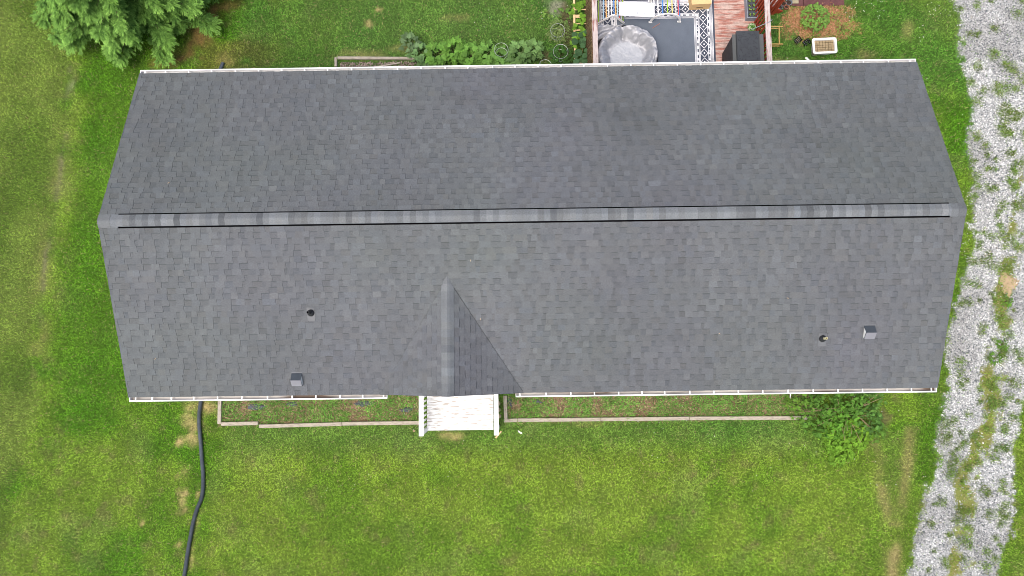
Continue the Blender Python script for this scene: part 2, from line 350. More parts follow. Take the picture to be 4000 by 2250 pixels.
# driveway sheet, 4 mm above the ground
ys = np.linspace(-13, 12, 120); dv = []; dc = []
for yy in ys:
    a, b = float(gr_l(yy)) + .1 , float(gr_r(yy)) - .1
    for t in np.linspace(0, 1, 40): dv.append((a + (b - a) * t, yy, .004))
dv = np.array(dv); g, s_ = in_gravel(dv[:, 0], dv[:, 1]); lc, _ = lawn(dv[:, 0], dv[:, 1])
dc = lc * .7 * (1 - g[:, None]) + A_([.33, .335, .33]) * g[:, None]
dc = dc * (1 - .5 * s_[:, None]) + A_([.20, .14, .07]) * .5 * s_[:, None]
i = np.arange(39)[None, :] + np.arange(119)[:, None] * 40; i = i.ravel()
tag(np_mesh('gravel_driveway', dv, [np.stack([i, i + 1, i + 41, i + 40], 1)], dc, mat('gravel_bed', None, .95, 40, .5, bump=1, bscale=60, fine=(60, .3))), kind='structure')

# gravel stones
def stones(name, x, y, size, cols, m, z0=.004, flat=.55):
    n = len(x); k = 6
    ang = rng.random((n, 1)) * 6.28 + np.arange(k)[None, :] * (2 * np.pi / k) + rng.normal(0, .2, (n, k))
    rr = size[:, None] * (.75 + .5 * rng.random((n, k))); asp = (1.0 + .9 * rng.random((n, 1))); th = rng.random((n, 1)) * 3.14
    lx, ly = rr * np.cos(ang) * asp, rr * np.sin(ang) / asp ** .5
    px = lx * np.cos(th) - ly * np.sin(th); py = lx * np.sin(th) + ly * np.cos(th)
    h = size * flat * (1 + .5 * rng.random(n)); zb = z0 + rng.random(n) * .012
    low = np.stack([x[:, None] + px, y[:, None] + py, np.repeat((zb - .005)[:, None], k, 1)], 2)
    tl = rng.normal(0, .35, (n, 2))
    up = np.stack([x[:, None] + px * .62, y[:, None] + py * .62, (zb + h)[:, None] + px * tl[:, :1] + py * tl[:, 1:]], 2)
    v = np.concatenate([low, up], 1).reshape(-1, 3); b = np.arange(n)[:, None] * (2 * k)
    q = np.concatenate([np.stack([b[:, 0] + j, b[:, 0] + (j + 1) % k, b[:, 0] + k + (j + 1) % k, b[:, 0] + k + j], 1) for j in range(k)])
    top = b + k + np.arange(k)[None, :]
    return np_mesh(name, v, [q, top], np.repeat(cols, 2 * k, 0), m)
N = 330000
y = rng.uniform(-12.5, 11, N); x = gr_l(y) - .6 + rng.random(N) * 8.2
g, s_ = in_gravel(x, y); keep = rng.random(N) < g * (.93 - .25 * (fbm(x, y, 1.5, 3, 12) > .6)) + s_ * .05
keep &= ~((x > 16.5) & (rng.random(N) < .5)); x, y = x[keep], y[keep]; n = len(x)
t = rng.random(n)[:, None] ** 1.0
sc = A_([.10, .115, .125]) * (1 - t) + A_([.52, .535, .525]) * t; sc *= (.80 + .4 * ss(.3, .6, fbm(x, y, .9, 4, 64)))[:, None]; sc *= (.8 + .4 * rng.random((n, 1)))
tag(stones('gravel', x, y, .009 + .014 * rng.random(n), sc, M['stone']), 'loose light grey limestone gravel covering the drive beside the house', 'gravel', kind='stuff')

# ------------------------------------------------------------------ grass
DECK = (1.87, 6.60, 3.7, 8.4)
def blocked(x, y):
    b = (np.abs(x) < 9.35) & (np.abs(y) < 3.6)
    b |= (x > 1.7) & (x < 6.75) & (y > 3.5) & (y < 8.5)
    b |= (x > -2.9) & (x < -.85) & (y < -3.5) & (y > -5.1)
    b |= (x > RB0.x) & (x < RB1.x) & (y > 3.6) & (y < RB1.y)
    p0, p1 = U(3085, 28), U(3325, -100); b |= (x > p0.x) & (x < p1.x) & (y > p0.y) & (y < p1.y + 1)
    return b
def blades(x, y, L, h, wd, cols, zb=0.0):
    n = len(x); th = rng.random(n) * 2 * np.pi; dx, dy = np.cos(th), np.sin(th); cv = rng.normal(0, .55, n)
    dx2, dy2 = np.cos(th + cv), np.sin(th + cv); sx, sy = -dy, dx
    z0 = np.full(n, zb)
    p = np.empty((n, 5, 3))
    p[:, 0] = np.stack([x - sx * wd * .4, y - sy * wd * .4, z0], 1); p[:, 1] = np.stack([x + sx * wd * .4, y + sy * wd * .4, z0], 1)
    mx, my = x + dx * L * .4, y + dy * L * .4; mz = zb + h * .85
    p[:, 2] = np.stack([mx + sx * wd * .5, my + sy * wd * .5, mz], 1); p[:, 3] = np.stack([mx - sx * wd * .5, my - sy * wd * .5, mz], 1)
    p[:, 4] = np.stack([mx + dx2 * L * .6, my + dy2 * L * .6, mz + h * (rng.random(n) * .5 - .25)], 1)
    b = np.arange(n) * 5
    return p.reshape(-1, 3), np.stack([b, b + 1, b + 2, b + 3], 1), np.stack([b + 3, b + 2, b + 4], 1), np.repeat(cols, 5, 0)
N = 1000000
x = rng.uniform(-18.5, 18, N); y = rng.uniform(-11.2, 9.6, N)
out = (np.abs(x) > 15.6) | (y < -9.6) | (y > 8.2)
c, cov = lawn(x, y); g, s_ = in_gravel(x, y); bd = in_bed(x, y); ml = in_mulch(x, y)
wt = fbm(x, y, 5, 3, 14)
p = cov * (1 - g * .985) * (1 - ml * .93) * np.where(s_ > .3, .75 * (fbm(x, y, 2, 3, 15) > .38), 1) * np.where(bd, 1.7 * (.12 + ss(.30, .46, fbm(x, y, 1.6, 4, 16))), 1)
keep = (~blocked(x, y)) & (rng.random(N) < p) & ~(out & (rng.random(N) < .5)); x, y, c, bd, wt, s_ = x[keep], y[keep], c[keep], bd[keep], wt[keep], s_[keep]
# clumps of weeds on the drive
cl = []
for _ in range(900):
    cy = rng.uniform(-11, 9); cx = rng.uniform(gr_l(cy) + .05, min(gr_r(cy), 17)); near = abs(cx - strip(cy)) < .8 or abs(cx - gr_l(cy)) < .5
    if rng.random() < ((.75 if cy > -1 else .32) if near else .24):
        r_ = rng.uniform(.03, .085) * (1.25 if near else 1); k = int(150 * (r_ / .1) ** 1.5) + 12
        cl.append((rng.normal(cx, r_, k), rng.normal(cy, r_ * .9, k)))
wx = np.concatenate([a for a, b in cl]); wy = np.concatenate([b for a, b in cl]); wc = A_([.14, .25, .05])[None] * (.6 + .6 * rng.random((len(wx), 1))) + A_([.04, .02, 0])[None] * fbm(wx, wy, 2, 2, 3)[:, None]
x = np.concatenate([x, wx]); y = np.concatenate([y, wy]); c = np.concatenate([c, wc]); nn = len(wx)
bd = np.concatenate([bd, np.zeros(nn, bool)]); wt = np.concatenate([wt, np.full(nn, .5)]); s_ = np.concatenate([s_, np.zeros(nn)])
n = len(x)
rough_ = ss(.45, .7, fbm(x, y, .8, 3, 18)) * ((y > 4) | ((y < -4.2) & (y > -7) & (x > -9))) + bd * .8
L = (.04 + .065 * rng.random(n)) * (1 + .55 * rough_) * np.where(x < left_b(y), .75, 1); L[-nn:] *= .8; H = .02 + .04 * rng.random(n) * (1 + rough_)
tint = (.42 + 1.25 * rng.random(n) ** 1.4)[:, None] * (.86 + .28 * ss(.35, .65, fbm(x, y, 2.0, 5, 26)))[:, None]; dead = (rng.random(n) < (.035 + .12 * bd + .25 * (s_ > .3)))[:, None]
c = np.where(dead, A_([.36, .30, .15]) * (.6 + .6 * rng.random((n, 1))), c * tint)
c = np.where(bd[:, None] & ~dead, A_([.125, .29, .045]) * tint, c)
H[-nn:] += .022; v, q, t3, cc = blades(x, y, L, H, .007 + .006 * rng.random(n), c)
tag(np_mesh('grass', v, [q, t3], cc, M['grass']), 'short mown green grass with dry patches all round the house', 'grass', kind='stuff')
# clover flowers
N = 5200; x = rng.uniform(9.2, 13.8, N); y = rng.uniform(-1, 8, N); x2 = rng.uniform(-6, 13, 2600); y2 = np.where(rng.random(2600) < .45, rng.uniform(-7, -4.2, 2600), rng.uniform(4.2, 8, 2600))
x = np.concatenate([x, x2]); y = np.concatenate([y, y2]); k = (fbm(x, y, 1.2, 3, 21) > .56) & (~blocked(x, y)) & (x < gr_l(y) - .05); k[5200:] &= rng.random(2600) < .3; k[:5200] &= rng.random(5200) < .42
x, y = x[k], y[k]; n = len(x)
tag(stones('clover_flowers', x, y, .006 + .004 * rng.random(n), np.full((n, 3), .7), M['stone'], z0=.05, flat=1.2), 'tiny white clover flowers sprinkled through the lawn', 'clover', kind='stuff')

# straw mulch, bed litter
def chips(name, x, y, L, wd, cols, m, z0=.01, hz=.03):
    n = len(x); th = rng.random(n) * 6.28; dx, dy = np.cos(th) * L / 2, np.sin(th) * L / 2; sx, sy = -np.sin(th) * wd / 2, np.cos(th) * wd / 2
    za = z0 + rng.random(n) * hz; zb = z0 + rng.random(n) * hz
    p = np.stack([np.stack([x - dx - sx, y - dy - sy, za], 1), np.stack([x + dx - sx, y + dy - sy, zb], 1), np.stack([x + dx + sx, y + dy + sy, zb + .004], 1), np.stack([x - dx + sx, y - dy + sy, za + .004], 1)], 1)
    b = np.arange(n) * 4
    return np_mesh(name, p.reshape(-1, 3), [np.stack([b, b + 1, b + 2, b + 3], 1)], np.repeat(cols, 4, 0), m)
N = 16000; x = rng.uniform(MUL.x - 1.3, MUL.x + 1.4, N); y = rng.uniform(MUL.y - .95, MUL.y + .6, N)
k = rng.random(N) < in_mulch(x, y) * .8; x, y = x[k], y[k]; n = len(x); t = rng.random((n, 1))
tag(chips('straw_mulch', x, y, .03 + .07 * rng.random(n), .006 + .008 * rng.random(n), A_([.22, .075, .035]) * (1 - t) + A_([.52, .30, .16]) * t, M['chip']), 'reddish straw and bark mulch heaped round the leafy bush by the drive', 'mulch', kind='stuff')
N = 15000; x = rng.uniform(-8.8, 8, N); y = rng.uniform(-5.0, -3.7, N); k = in_bed(x, y) & (rng.random(N) < .03 + .38 * ss(.48, .34, fbm(x, y, 1.6, 4, 16))) & ~blocked(x, y); x, y = x[k], y[k]; n = len(x); t = rng.random((n, 1))
tag(chips('bed_litter', x, y, .02 + .07 * rng.random(n), .005 + .01 * rng.random(n), A_([.13, .075, .04]) * (1 - t) + A_([.48, .36, .22]) * t, M['chip']), 'dead brown grass and bark litter in the two front beds', 'litter', kind='stuff')
N = 3200; x = rng.uniform(RB0.x + .05, RB1.x + .2, N); y = rng.uniform(3.8, RB1.y - .03, N); t = rng.random((N, 1))
tag(stones('bed_pebbles', x, y, .012 + .018 * rng.random(N), A_([.09, .065, .055]) * (1 - t) + A_([.33, .27, .23]) * t, M['stone'], z0=.01), 'brown and grey bark pebbles filling the timber edged bed behind the house', 'pebbles', kind='stuff')

# ================================================================== HOUSE
house = thing('house', (0, 0, 0), 'long single storey house under a dark grey shingled gable roof with white gutters', 'house')
HL, PIT, ZR, YE = 9.715, .388, 4.60, 4.02
CS, SN = math.cos(math.atan(PIT)), math.sin(math.atan(PIT)); SLEN = YE / CS; EXPO = .1434
mb = MB(); wz = 2.86
mb.box(-9.45, 9.45, -3.72, 3.72, 0.0, wz)
for sx in (-1, 1):   # gable triangles
    xa, xb = (9.31 * sx, 9.45 * sx)
    pts = [(-3.72, wz), (3.72, wz), (0, wz + 3.72 * PIT)]
    n0 = len(mb.v); mb.v += [(xa, a, b) for a, b in pts] + [(xb, a, b) for a, b in pts]
    for f in ((0, 1, 2), (5, 4, 3), (0, 3, 4, 1), (1, 4, 5, 2), (2, 5, 3, 0)): mb.f.append(tuple(n0 + q for q in f)); mb.c.append((1, 1, 1)); mb.m.append(0)
mb.build('wall', M['siding'], house)
mb = MB(); mb.box(-HL + .02, HL - .02, 3.722, 4.0, 2.86, 2.90); mb.box(-HL + .02, HL - .02, -4.0, -3.722, 2.86, 2.90)
for s in (1, -1):
    mb.box(-HL + .02, HL - .02, *sorted((s * 3.985, s * 4.003)), 2.902, 3.035)
mb.build('fascia', M['white'], house)
for sx in (-1, 1):   # rake boards
    mb = MB()
    for s in (1, -1):
        mb.hexa([(sx * (HL - .03), s * 3.98, 2.90), (sx * (HL - .012), s * 3.98, 2.90), (sx * (HL - .012), 0, 2.90 + 3.98 * PIT), (sx * (HL - .03), 0, 2.90 + 3.98 * PIT)] +
                [(sx * (HL - .03), s * 3.98, 3.03), (sx * (HL - .012), s * 3.98, 3.03), (sx * (HL - .012), 0, 3.03 + 3.98 * PIT), (sx * (HL - .03), 0, 3.03 + 3.98 * PIT)])
    mb.build('rake_board', M['white'], house)
mb = MB(); mb.box(-2.45, -1.5, -3.76, -3.722, .8, 2.82); dr = mb.build('door', M['white'], house)
mb = MB(); mb.tube([(-1.62, -3.80, 1.78), (-1.62, -3.765, 1.78)], .028, 10); mb.build('handle', M['ventdark'], dr)

def clip(pts, nrm, d):
    out = []
    for i_ in range(len(pts)):
        a, b = pts[i_], pts[(i_ + 1) % len(pts)]
        da = sum(n_ * q for n_, q in zip(nrm, a)) - d; db = sum(n_ * q for n_, q in zip(nrm, b)) - d
        if da >= 0: out.append(a)
        if (da >= 0) != (db >= 0):
            t_ = da / (da - db); out.append(tuple(a[j] + (b[j] - a[j]) * t_ for j in range(3)))
    return out
GREY = A_([.104, .1125, .1165])
def rcol(k=1.0, s_=.036):
    t_ = 1 + random.gauss(0, s_) + (.08 if random.random() < .10 else 0); h_ = random.gauss(0, .009)
    return tuple(GREY * k * t_ * A_([1 + h_, 1, 1 - h_ * 1.5]))
def shingle_field(mb, P, u0, u1, ncourse, clips=(), e=EXPO, vmax=None):
    def add(p, col):
        for nrm, d in clips:
            p = clip(p, nrm, d)
            if len(p) < 3: return
        mb.poly(p, col)
    for k in range(ncourse):
        v0 = k * e + random.uniform(-.002, .002); v1 = (k + 1) * e + .004
        if vmax: v1 = min(v1, vmax)
        u = u0; off_ = random.random() * .3
        tl = []; first = True
        while u < u1:                      # tabs and gaps
            wt_ = random.choice([.13, .16, .19, .22, .30]) * random.uniform(.9, 1.1); wg = random.choice([.07, .10, .13, .17, .20]) * random.uniform(.9, 1.1)
            if first: u -= off_; first = False
            a, b = max(u, u0), min(u + wt_, u1); g1 = min(u + wt_ + wg, u1); b = max(b, u0)
            tone = rcol()
            if b > a:
                s1, s2 = random.uniform(-.004, .010), random.uniform(-.004, .010)
                ea = 0 if a == u0 else s1; eb = 0 if b == u1 else s2
                if random.random() < .35 and b - a > .2:      # a tab printed in two tones
                    mid = a + (b - a) * random.uniform(.35, .65)
                    add([P(a - ea, v0, .0150), P(mid, v0, .0150), P(mid, v1, .0045), P(a + ea, v1, .0045)], tone)
                    t2 = rcol(); add([P(mid, v0, .0150), P(b + eb, v0, .0150), P(b - eb, v1, .0045), P(mid, v1, .0045)], t2)
                else:
                    add([P(a - ea, v0, .0150), P(b + eb, v0, .0150), P(b - eb, v1, .0045), P(a + ea, v1, .0045)], tone)
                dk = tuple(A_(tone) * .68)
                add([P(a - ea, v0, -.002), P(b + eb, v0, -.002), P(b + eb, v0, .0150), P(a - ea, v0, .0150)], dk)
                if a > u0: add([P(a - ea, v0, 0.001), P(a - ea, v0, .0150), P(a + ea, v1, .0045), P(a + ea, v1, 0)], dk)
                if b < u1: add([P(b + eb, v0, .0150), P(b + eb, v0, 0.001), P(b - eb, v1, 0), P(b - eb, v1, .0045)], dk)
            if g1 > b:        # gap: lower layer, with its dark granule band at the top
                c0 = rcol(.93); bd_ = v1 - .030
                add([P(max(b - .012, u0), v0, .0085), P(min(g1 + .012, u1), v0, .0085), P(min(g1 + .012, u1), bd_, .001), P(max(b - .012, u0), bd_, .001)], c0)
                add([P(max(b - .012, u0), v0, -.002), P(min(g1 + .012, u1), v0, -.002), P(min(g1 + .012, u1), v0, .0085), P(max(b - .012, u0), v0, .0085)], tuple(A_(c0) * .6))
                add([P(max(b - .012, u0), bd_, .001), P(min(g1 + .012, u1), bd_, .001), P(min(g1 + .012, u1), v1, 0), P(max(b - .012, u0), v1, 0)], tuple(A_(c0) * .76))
            u += wt_ + wg
def weather(x, y):      # run-off streaks, faint blotches and a cool / warm drift between bundles
    st_ = fbm(x * 2.2, y * .25, 1.0, 3, 50); bl = fbm(x, y, .35, 4, 51); hu = fbm(x, y, .45, 3, 52) - .5
    dk = 0
    for a, b, rx, ry in ((6.0, 2.0, 1.1, .35), (4.1, 3.3, .8, .3), (-1.6, 3.2, 1.2, .3), (2.3, 2.6, 1.4, .25)): dk = dk + np.exp(-((x - a) / rx) ** 2 - ((y - b + .25 * (x - a)) / ry) ** 2)
    k = 1 + .10 * (st_ - .5) + .22 * (bl - .5) - .10 * np.minimum(dk, 1)
    return k[:, None] * np.stack([1 + .02 * hu, 1 - .05 * hu, 1 + .07 * hu], 1)
GX, GZ, GYF, GPIT = -1.92, 4.083, -4.03, .606
mb = MB()
def PS(s):
    return lambda u, v, h: (u, s * (YE - v * CS + h * SN), ZR - YE * PIT + v * SN + h * CS)
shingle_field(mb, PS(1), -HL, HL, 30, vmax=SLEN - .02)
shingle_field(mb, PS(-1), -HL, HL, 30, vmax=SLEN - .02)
for s in (1, -1):     # roof deck under the shingles and its thickness
    f = PS(s)
    mb.hexa([f(-HL, 0, -.035), f(HL, 0, -.035), f(HL, SLEN - .01, -.035), f(-HL, SLEN - .01, -.035), f(-HL, 0, -.003), f(HL, 0, -.003), f(HL, SLEN - .01, -.003), f(-HL, SLEN - .01, -.003)], (.05, .05, .053))
roof = mb.build('roof', M['shingle'], house, field=weather)
# porch gable roof
mb = MB()
GC = math.cos(math.atan(GPIT)); GS = math.sin(math.atan(GPIT)); GW = (GZ - (ZR - YE * PIT)) / GPIT; GL = GW / GC
for s in (1, -1):
    def PG(u, v, h, s=s): return (GX + s * (GW - v * GC + h * GS), u, GZ - GW * GPIT + v * GS + h * GC)
    # keep what lies above the main slope: z > ZR + y*PIT (south side, y<0)
    cl_ = [((0, -PIT, 1), ZR + .006)]
    shingle_field(mb, PG, GYF, -1.2, int(GL / EXPO) + 1, clips=cl_, vmax=GL)
    p = clip([PG(GYF, 0, -.012), PG(-1.2, 0, -.012), PG(-1.2, GL, -.012), PG(GYF, GL, -.012)], (0, -PIT, 1), ZR + .002); mb.poly(p, (.05, .05, .053))
    mb.poly([PG(GYF, 0, .012), PG(GYF, GL, .012), PG(GYF, GL, -.03), PG(GYF, 0, -.03)], (.05, .05, .053))
pr = mb.build('porch_roof', M['shingle'], house, field=weather)
mb = MB()   # gable infill
n0 = len(mb.v); tri = [(GX - GW + .06, 3.0), (GX + GW - .06, 3.0), (GX, GZ - .05)]
mb.v += [(a, GYF + .012, b) for a, b in tri] + [(a, GYF + .2, b) for a, b in tri]
for f in ((0, 1, 2), (5, 4, 3), (0, 3, 4, 1), (1, 4, 5, 2), (2, 5, 3, 0)): mb.f.append(tuple(n0 + q for q in f)); mb.c.append((1, 1, 1)); mb.m.append(0)
mb.build('gable_panel', M['white'], pr)
for s_x, kk_, wd_ in ((1, .45, .010), (-1, .95, .004)):      # cut shingle edge along each valley, right one darkened as its painted shadow
    yt_ = (GZ - ZR) / PIT; mb = MB(); P_ = [Vector((GX + s_x * GW * t_, yt_ + (GYF + .02 - yt_) * t_, GZ + (ZR + GYF * PIT - GZ) * t_ + .016)) for t_ in np.linspace(.02, .99, 26).tolist()]
    for a, b in zip(P_[:-1], P_[1:]): mb.bar(a + Vector((random.uniform(-.006, .006), 0, 0)), b, wd_, .010, tuple(GREY * kk_))
    mb.build('valley_edge', M['shingle'], pr)
# porch ridge cap
mb = MB(); yy = -1.29; k = 0
while yy > GYF + .002:
    y1 = max(yy - .175, GYF - .004); t_ = rcol(random.choice([1.1, 1.34, 1.34, 1.45]), .05); wv = .145; st_ = random.random() < .3
    for s in (1, -1):
        prof = [(0, GZ + .020), (.05, GZ + .020 - .05 * GPIT * .75), (wv, GZ + .016 - wv * GPIT)]
        for (a, za), (b, zb) in zip(prof[:-1], prof[1:]):
            lift = .008
            mb.poly([(GX + s * a, yy, za), (GX + s * a, y1, za + lift), (GX + s * b, y1, zb + lift), (GX + s * b, yy, zb)], t_)
            mb.poly([(GX + s * a, y1, za + lift), (GX + s * b, y1, zb + lift), (GX + s * b, y1, zb - .006), (GX + s * a, y1, za - .006)], tuple(A_(t_) * .6))
        mb.poly([(GX + s * wv, yy, prof[2][1]), (GX + s * wv, y1, prof[2][1] + .008), (GX + s * wv, y1, prof[2][1] - .01), (GX + s * wv, yy, prof[2][1] - .01)], tuple(A_(t_) * .6))
    yy = y1
mb.build('ridge_cap', M['shingle'], pr)
# main ridge: vent with caps, plain caps at both ends
def cap(mb, x0, x1, hw, lift, t_, step):
    prof = [(-hw, -hw * PIT), (-hw * .55, -hw * .55 * PIT + .004), (-hw * .2, -hw * .12 * PIT + .002), (0, .003), (hw * .2, -hw * .12 * PIT + .002), (hw * .55, -hw * .55 * PIT + .004), (hw, -hw * PIT)]
    for (a, za), (b, zb) in zip(prof[:-1], prof[1:]):
        p = [(x0, a, ZR + lift + za), (x1, a, ZR + lift + za + step), (x1, b, ZR + lift + zb + step), (x0, b, ZR + lift + zb)]
        mb.poly(p, t_)
        mb.poly([(x1, a, ZR + lift + za + step), (x1, a, ZR + lift + za - .012), (x1, b, ZR + lift + zb - .012), (x1, b, ZR + lift + zb + step)], tuple(A_(t_) * .5))
        mb.poly([(x0, a, ZR + lift + za), (x0, a, ZR + lift + za - .014), (x0, b, ZR + lift + zb - .014), (x0, b, ZR + lift + zb)], tuple(A_(t_) * .5))
    for a, za in (prof[0], prof[-1]):
        mb.poly([(x0, a, ZR + lift + za), (x1, a, ZR + lift + za + step), (x1, a, ZR + lift + za - .012), (x0, a, ZR + lift + za - .012)], tuple(A_(t_) * .6))
VX0, VX1 = -9.27, 9.36
mb = MB()
for a, b in ((-HL - .005, -9.44), (-9.44, VX0)): cap(mb, a, b, .155, .012, rcol(1.25, .08), .004)
mb.build('ridge_cap', M['shingle'], roof); mb = MB()
for a, b in ((HL + .005, 9.55), (9.55, VX1)): cap(mb, a, b, .155, .012, rcol(1.25, .08), .004)
mb.build('ridge_cap', M['shingle'], roof)
mb = MB()
for s in (1, -1):
    mb.hexa([(VX0, s * .06, ZR - .06), (VX1, s * .06, ZR - .06), (VX1, s * .167, ZR - .12), (VX0, s * .167, ZR - .12),
             (VX0, s * .06, ZR + .012), (VX1, s * .06, ZR + .012), (VX1, s * .167, ZR - .051), (VX0, s * .167, ZR - .051)], mi=1)
x_ = VX0 - .01
while x_ < VX1:
    x1 = min(x_ + .143, VX1 + .01); r_ = random.random(); kk = 1.42 if r_ < .55 else (1.02 if r_ < .72 else 1.25)
    t_ = rcol(kk, .07); cap(mb, x1, x_, .136, .036, t_, .004)
    x_ = x1
mb.build('ridge_vent', [M['shingle'], M['black']], roof)

# gutters
def gutter(x0, x1, s, hangers, innermat, label=None):
    mb = MB()
    def bx(a0, a1, z0, z1, mi=0): mb.box(x0, x1, *sorted((s * a0, s * a1)), z0, z1, mi=mi)
    bx(4.006, 4.012, 2.90, 3.012, 1); bx(4.012, 4.105, 2.90, 2.905, 1); bx(4.105, 4.112, 2.905, 2.99); bx(4.098, 4.128, 2.99, 3.004)
    if s < 0: bx(4.013, 4.095, 2.906, 2.912, 2)
    for xx in (x0, x1 - .012): mb.box(xx, xx + .012, *sorted((s * 4.013, s * 4.104)), 2.913, 3.006)
    g_ = mb.build('gutter', [M['white'], M['gutter_in'], innermat], house)
    for hx in hangers:
        h = MB(); h.box(hx - .014, hx + .014, *sorted((s * 4.0, s * 4.110)), 3.006, 3.016); h.build('hanger', M['white'], g_)
    return g_
def hx(px, py): return U(px, py, 3.01).x
gutter(-HL, HL, 1, [hx(p, 275) for p in (567, 647, 737, 827, 919, 1010, 1101, 1190, 1280, 1374, 1461, 1553, 1645, 1739, 1828, 1924, 2012, 2102, 2192, 2281, 2374, 2465, 2554, 2646, 2738, 2828, 2923, 3012, 3104, 3197, 3286, 3374, 3472, 3556)], M['gutter_in'])
gutter(-HL, -3.48, -1, [hx(p, 1560) for p in (530, 594, 669, 757, 850, 945, 1045, 1141, 1234, 1328, 1417, 1498)], M['gutter_dirty'])
gutter(-.385, HL, -1, [hx(p, 1540) for p in (2031, 2133, 2230, 2322, 2417, 2508, 2597, 2695, 2789, 2884, 2980, 3079, 3177, 3274, 3370, 3466, 3561, 3639)], M['gutter_dirty'])

# roof vents
def on_roof(px, py):
    d = _M @ np.array([(px - 2000) / FPX, -(py - 1125) / FPX, -1.0]); t_ = (ZR + PIT * CAM[1] - CAM[2]) / (d[2] - PIT * d[1]); q = CAM + d * t_; return q
def pipe_vent(px, py, h, ps, hw=.09):
    q = on_roof(px, py); x0, y0 = float(q[0]), float(q[1]); f = lambda u, v, hh: (u, y0 + v * CS - hh * SN, ZR + y0 * PIT + v * SN + hh * CS)
    mb = MB(); mb.hexa([f(x0 - hw, -.19, .012), f(x0 + hw, -.19, .012), f(x0 + hw, .13, .008), f(x0 - hw, .13, .008), f(x0 - hw, -.19, .018), f(x0 + hw, -.19, .018), f(x0 + hw, .13, .014), f(x0 - hw, .13, .014)])
    r_ = mb.build('pipe_vent', M['flash'], house)
    mb = MB(); zb = ZR + y0 * PIT
    mb.lathe(x0, y0, [(.085, zb - .02), (.082, zb + .035), (.066, zb + .06), (.055, zb + .085), (.036, zb + .095), (.034, zb + .12)], 24); mb.build('collar', M['rubber'], r_, smooth=True)
    mb = MB(); mb.lathe(x0, y0, [(.030, zb), (.030, zb + h), (.024, zb + h), (.023, zb + h - .09), (0, zb + h - .09)], 20); mb.build('pipe', ps, r_, smooth=False)
pipe_vent(1215, 1222, .26, M['rubber']); pipe_vent(3212, 1322, .24, M['pvc'])
def box_vent(px, py):
    q = on_roof(px, py); x0, y0 = float(q[0]), float(q[1])
    f = lambda u, v, hh: (x0 + u, y0 + v * CS - hh * SN, ZR + y0 * PIT + v * SN + hh * CS)
    mb = MB(); mb.hexa([f(-.135, -.19, .010), f(.135, -.19, .010), f(.135, .17, .010), f(-.135, .17, .010), f(-.135, -.19, .017), f(.135, -.19, .017), f(.135, .17, .017), f(-.135, .17, .017)])
    for dx in (-.06, 0, .07): mb.hexa([f(dx - .008, -.178, .017), f(dx + .008, -.178, .017), f(dx + .008, -.162, .017), f(dx - .008, -.162, .017), f(dx - .008, -.178, .021), f(dx + .008, -.178, .021), f(dx + .008, -.162, .021), f(dx - .008, -.162, .021)], mi=1)
    r_ = mb.build('box_vent', [M['flash'], M['ventdark']], house)
    f = lambda u, v, hh: (x0 + u * 1.22, y0 + v * 1.18 * CS - hh * 1.1 * SN, ZR + y0 * PIT + v * 1.18 * SN + hh * 1.1 * CS)
    mb = MB()   # hood: gently sloping light front, dark steep back
    A0 = [f(-.10, -.145, .02), f(.10, -.145, .02), f(.10, .12, .02), f(-.10, .12, .02)]; top = [f(-.10, -.135, .085), f(.10, -.135, .085), f(.10, .015, .15), f(-.10, .015, .15)]
    mb.poly([top[0], top[1], top[2], top[3]], mi=0); mb.poly([top[3], top[2], A0[2], A0[3]], mi=1); mb.poly([A0[0], A0[1], top[1], top[0]], mi=1)
    mb.poly([A0[0], top[0], top[3], A0[3]], mi=1); mb.poly([A0[1], A0[2], top[2], top[1]], mi=1)
    mb.build('hood', [M['ventmetal'], M['ventdark']], r_)
    for s in (1, -1):
        mb = MB(); mb.poly([f(s * .1015, -.12, .03), f(s * .1015, .075, .03), f(s * .1015, .03, .13), f(s * .1015, -.12, .078)])
        mb.build('screen', M['louvre'], r_)
box_vent(1162, 1478); box_vent(3392, 1293)
for k_, (a, b, lb) in enumerate(((608, 1402, 'pale curled twig low on the left of the front slope'), (1878, 1247, 'tiny yellow leaf right beside the porch roof valley'), (2810, 1303, 'tiny yellow leaf in the middle of the front slope'), (660, 715, 'white fleck on the rear slope near the left rake'), (1838, 1018, 'pale scratch just below the ridge above the porch roof'), (3075, 1165, 'pale fleck high on the right of the front slope'))):
    q = on_roof(a, b) if b > 850 else None
    if q is None:
        d = _M @ np.array([(a - 2000) / FPX, -(b - 1125) / FPX, -1.0]); t_ = (ZR - PIT * CAM[1] - CAM[2]) / (d[2] + PIT * d[1]); q = CAM + d * t_
    mb = MB(); th = .4 + k_; mb.tube([(-.022 * math.cos(th), -.022 * math.sin(th), .0), (.0, .0, .008), (.022 * math.cos(th + .5), .022 * math.sin(th + .5), .004)], .0032, 5)
    o = mb.build('roof_debris', M['lightwood']); o.location = (float(q[0]), float(q[1]), float(q[2]) + .02); tag(o, lb, 'debris', 'flecks of debris on the roof')
# downspouts under the gutter corners
for dx, dy in ((-9.5, -4.06), (9.5, -4.06), (-8.95, 4.06)):
    mb = MB(); s = 1 if dy > 0 else -1
    mb.tube([(dx, dy, 2.90), (dx, dy, 2.80), (dx, s * 3.79, 2.62), (dx, s * 3.79, .15)], .035, 8); mb.build('downspout', M['white'], house)

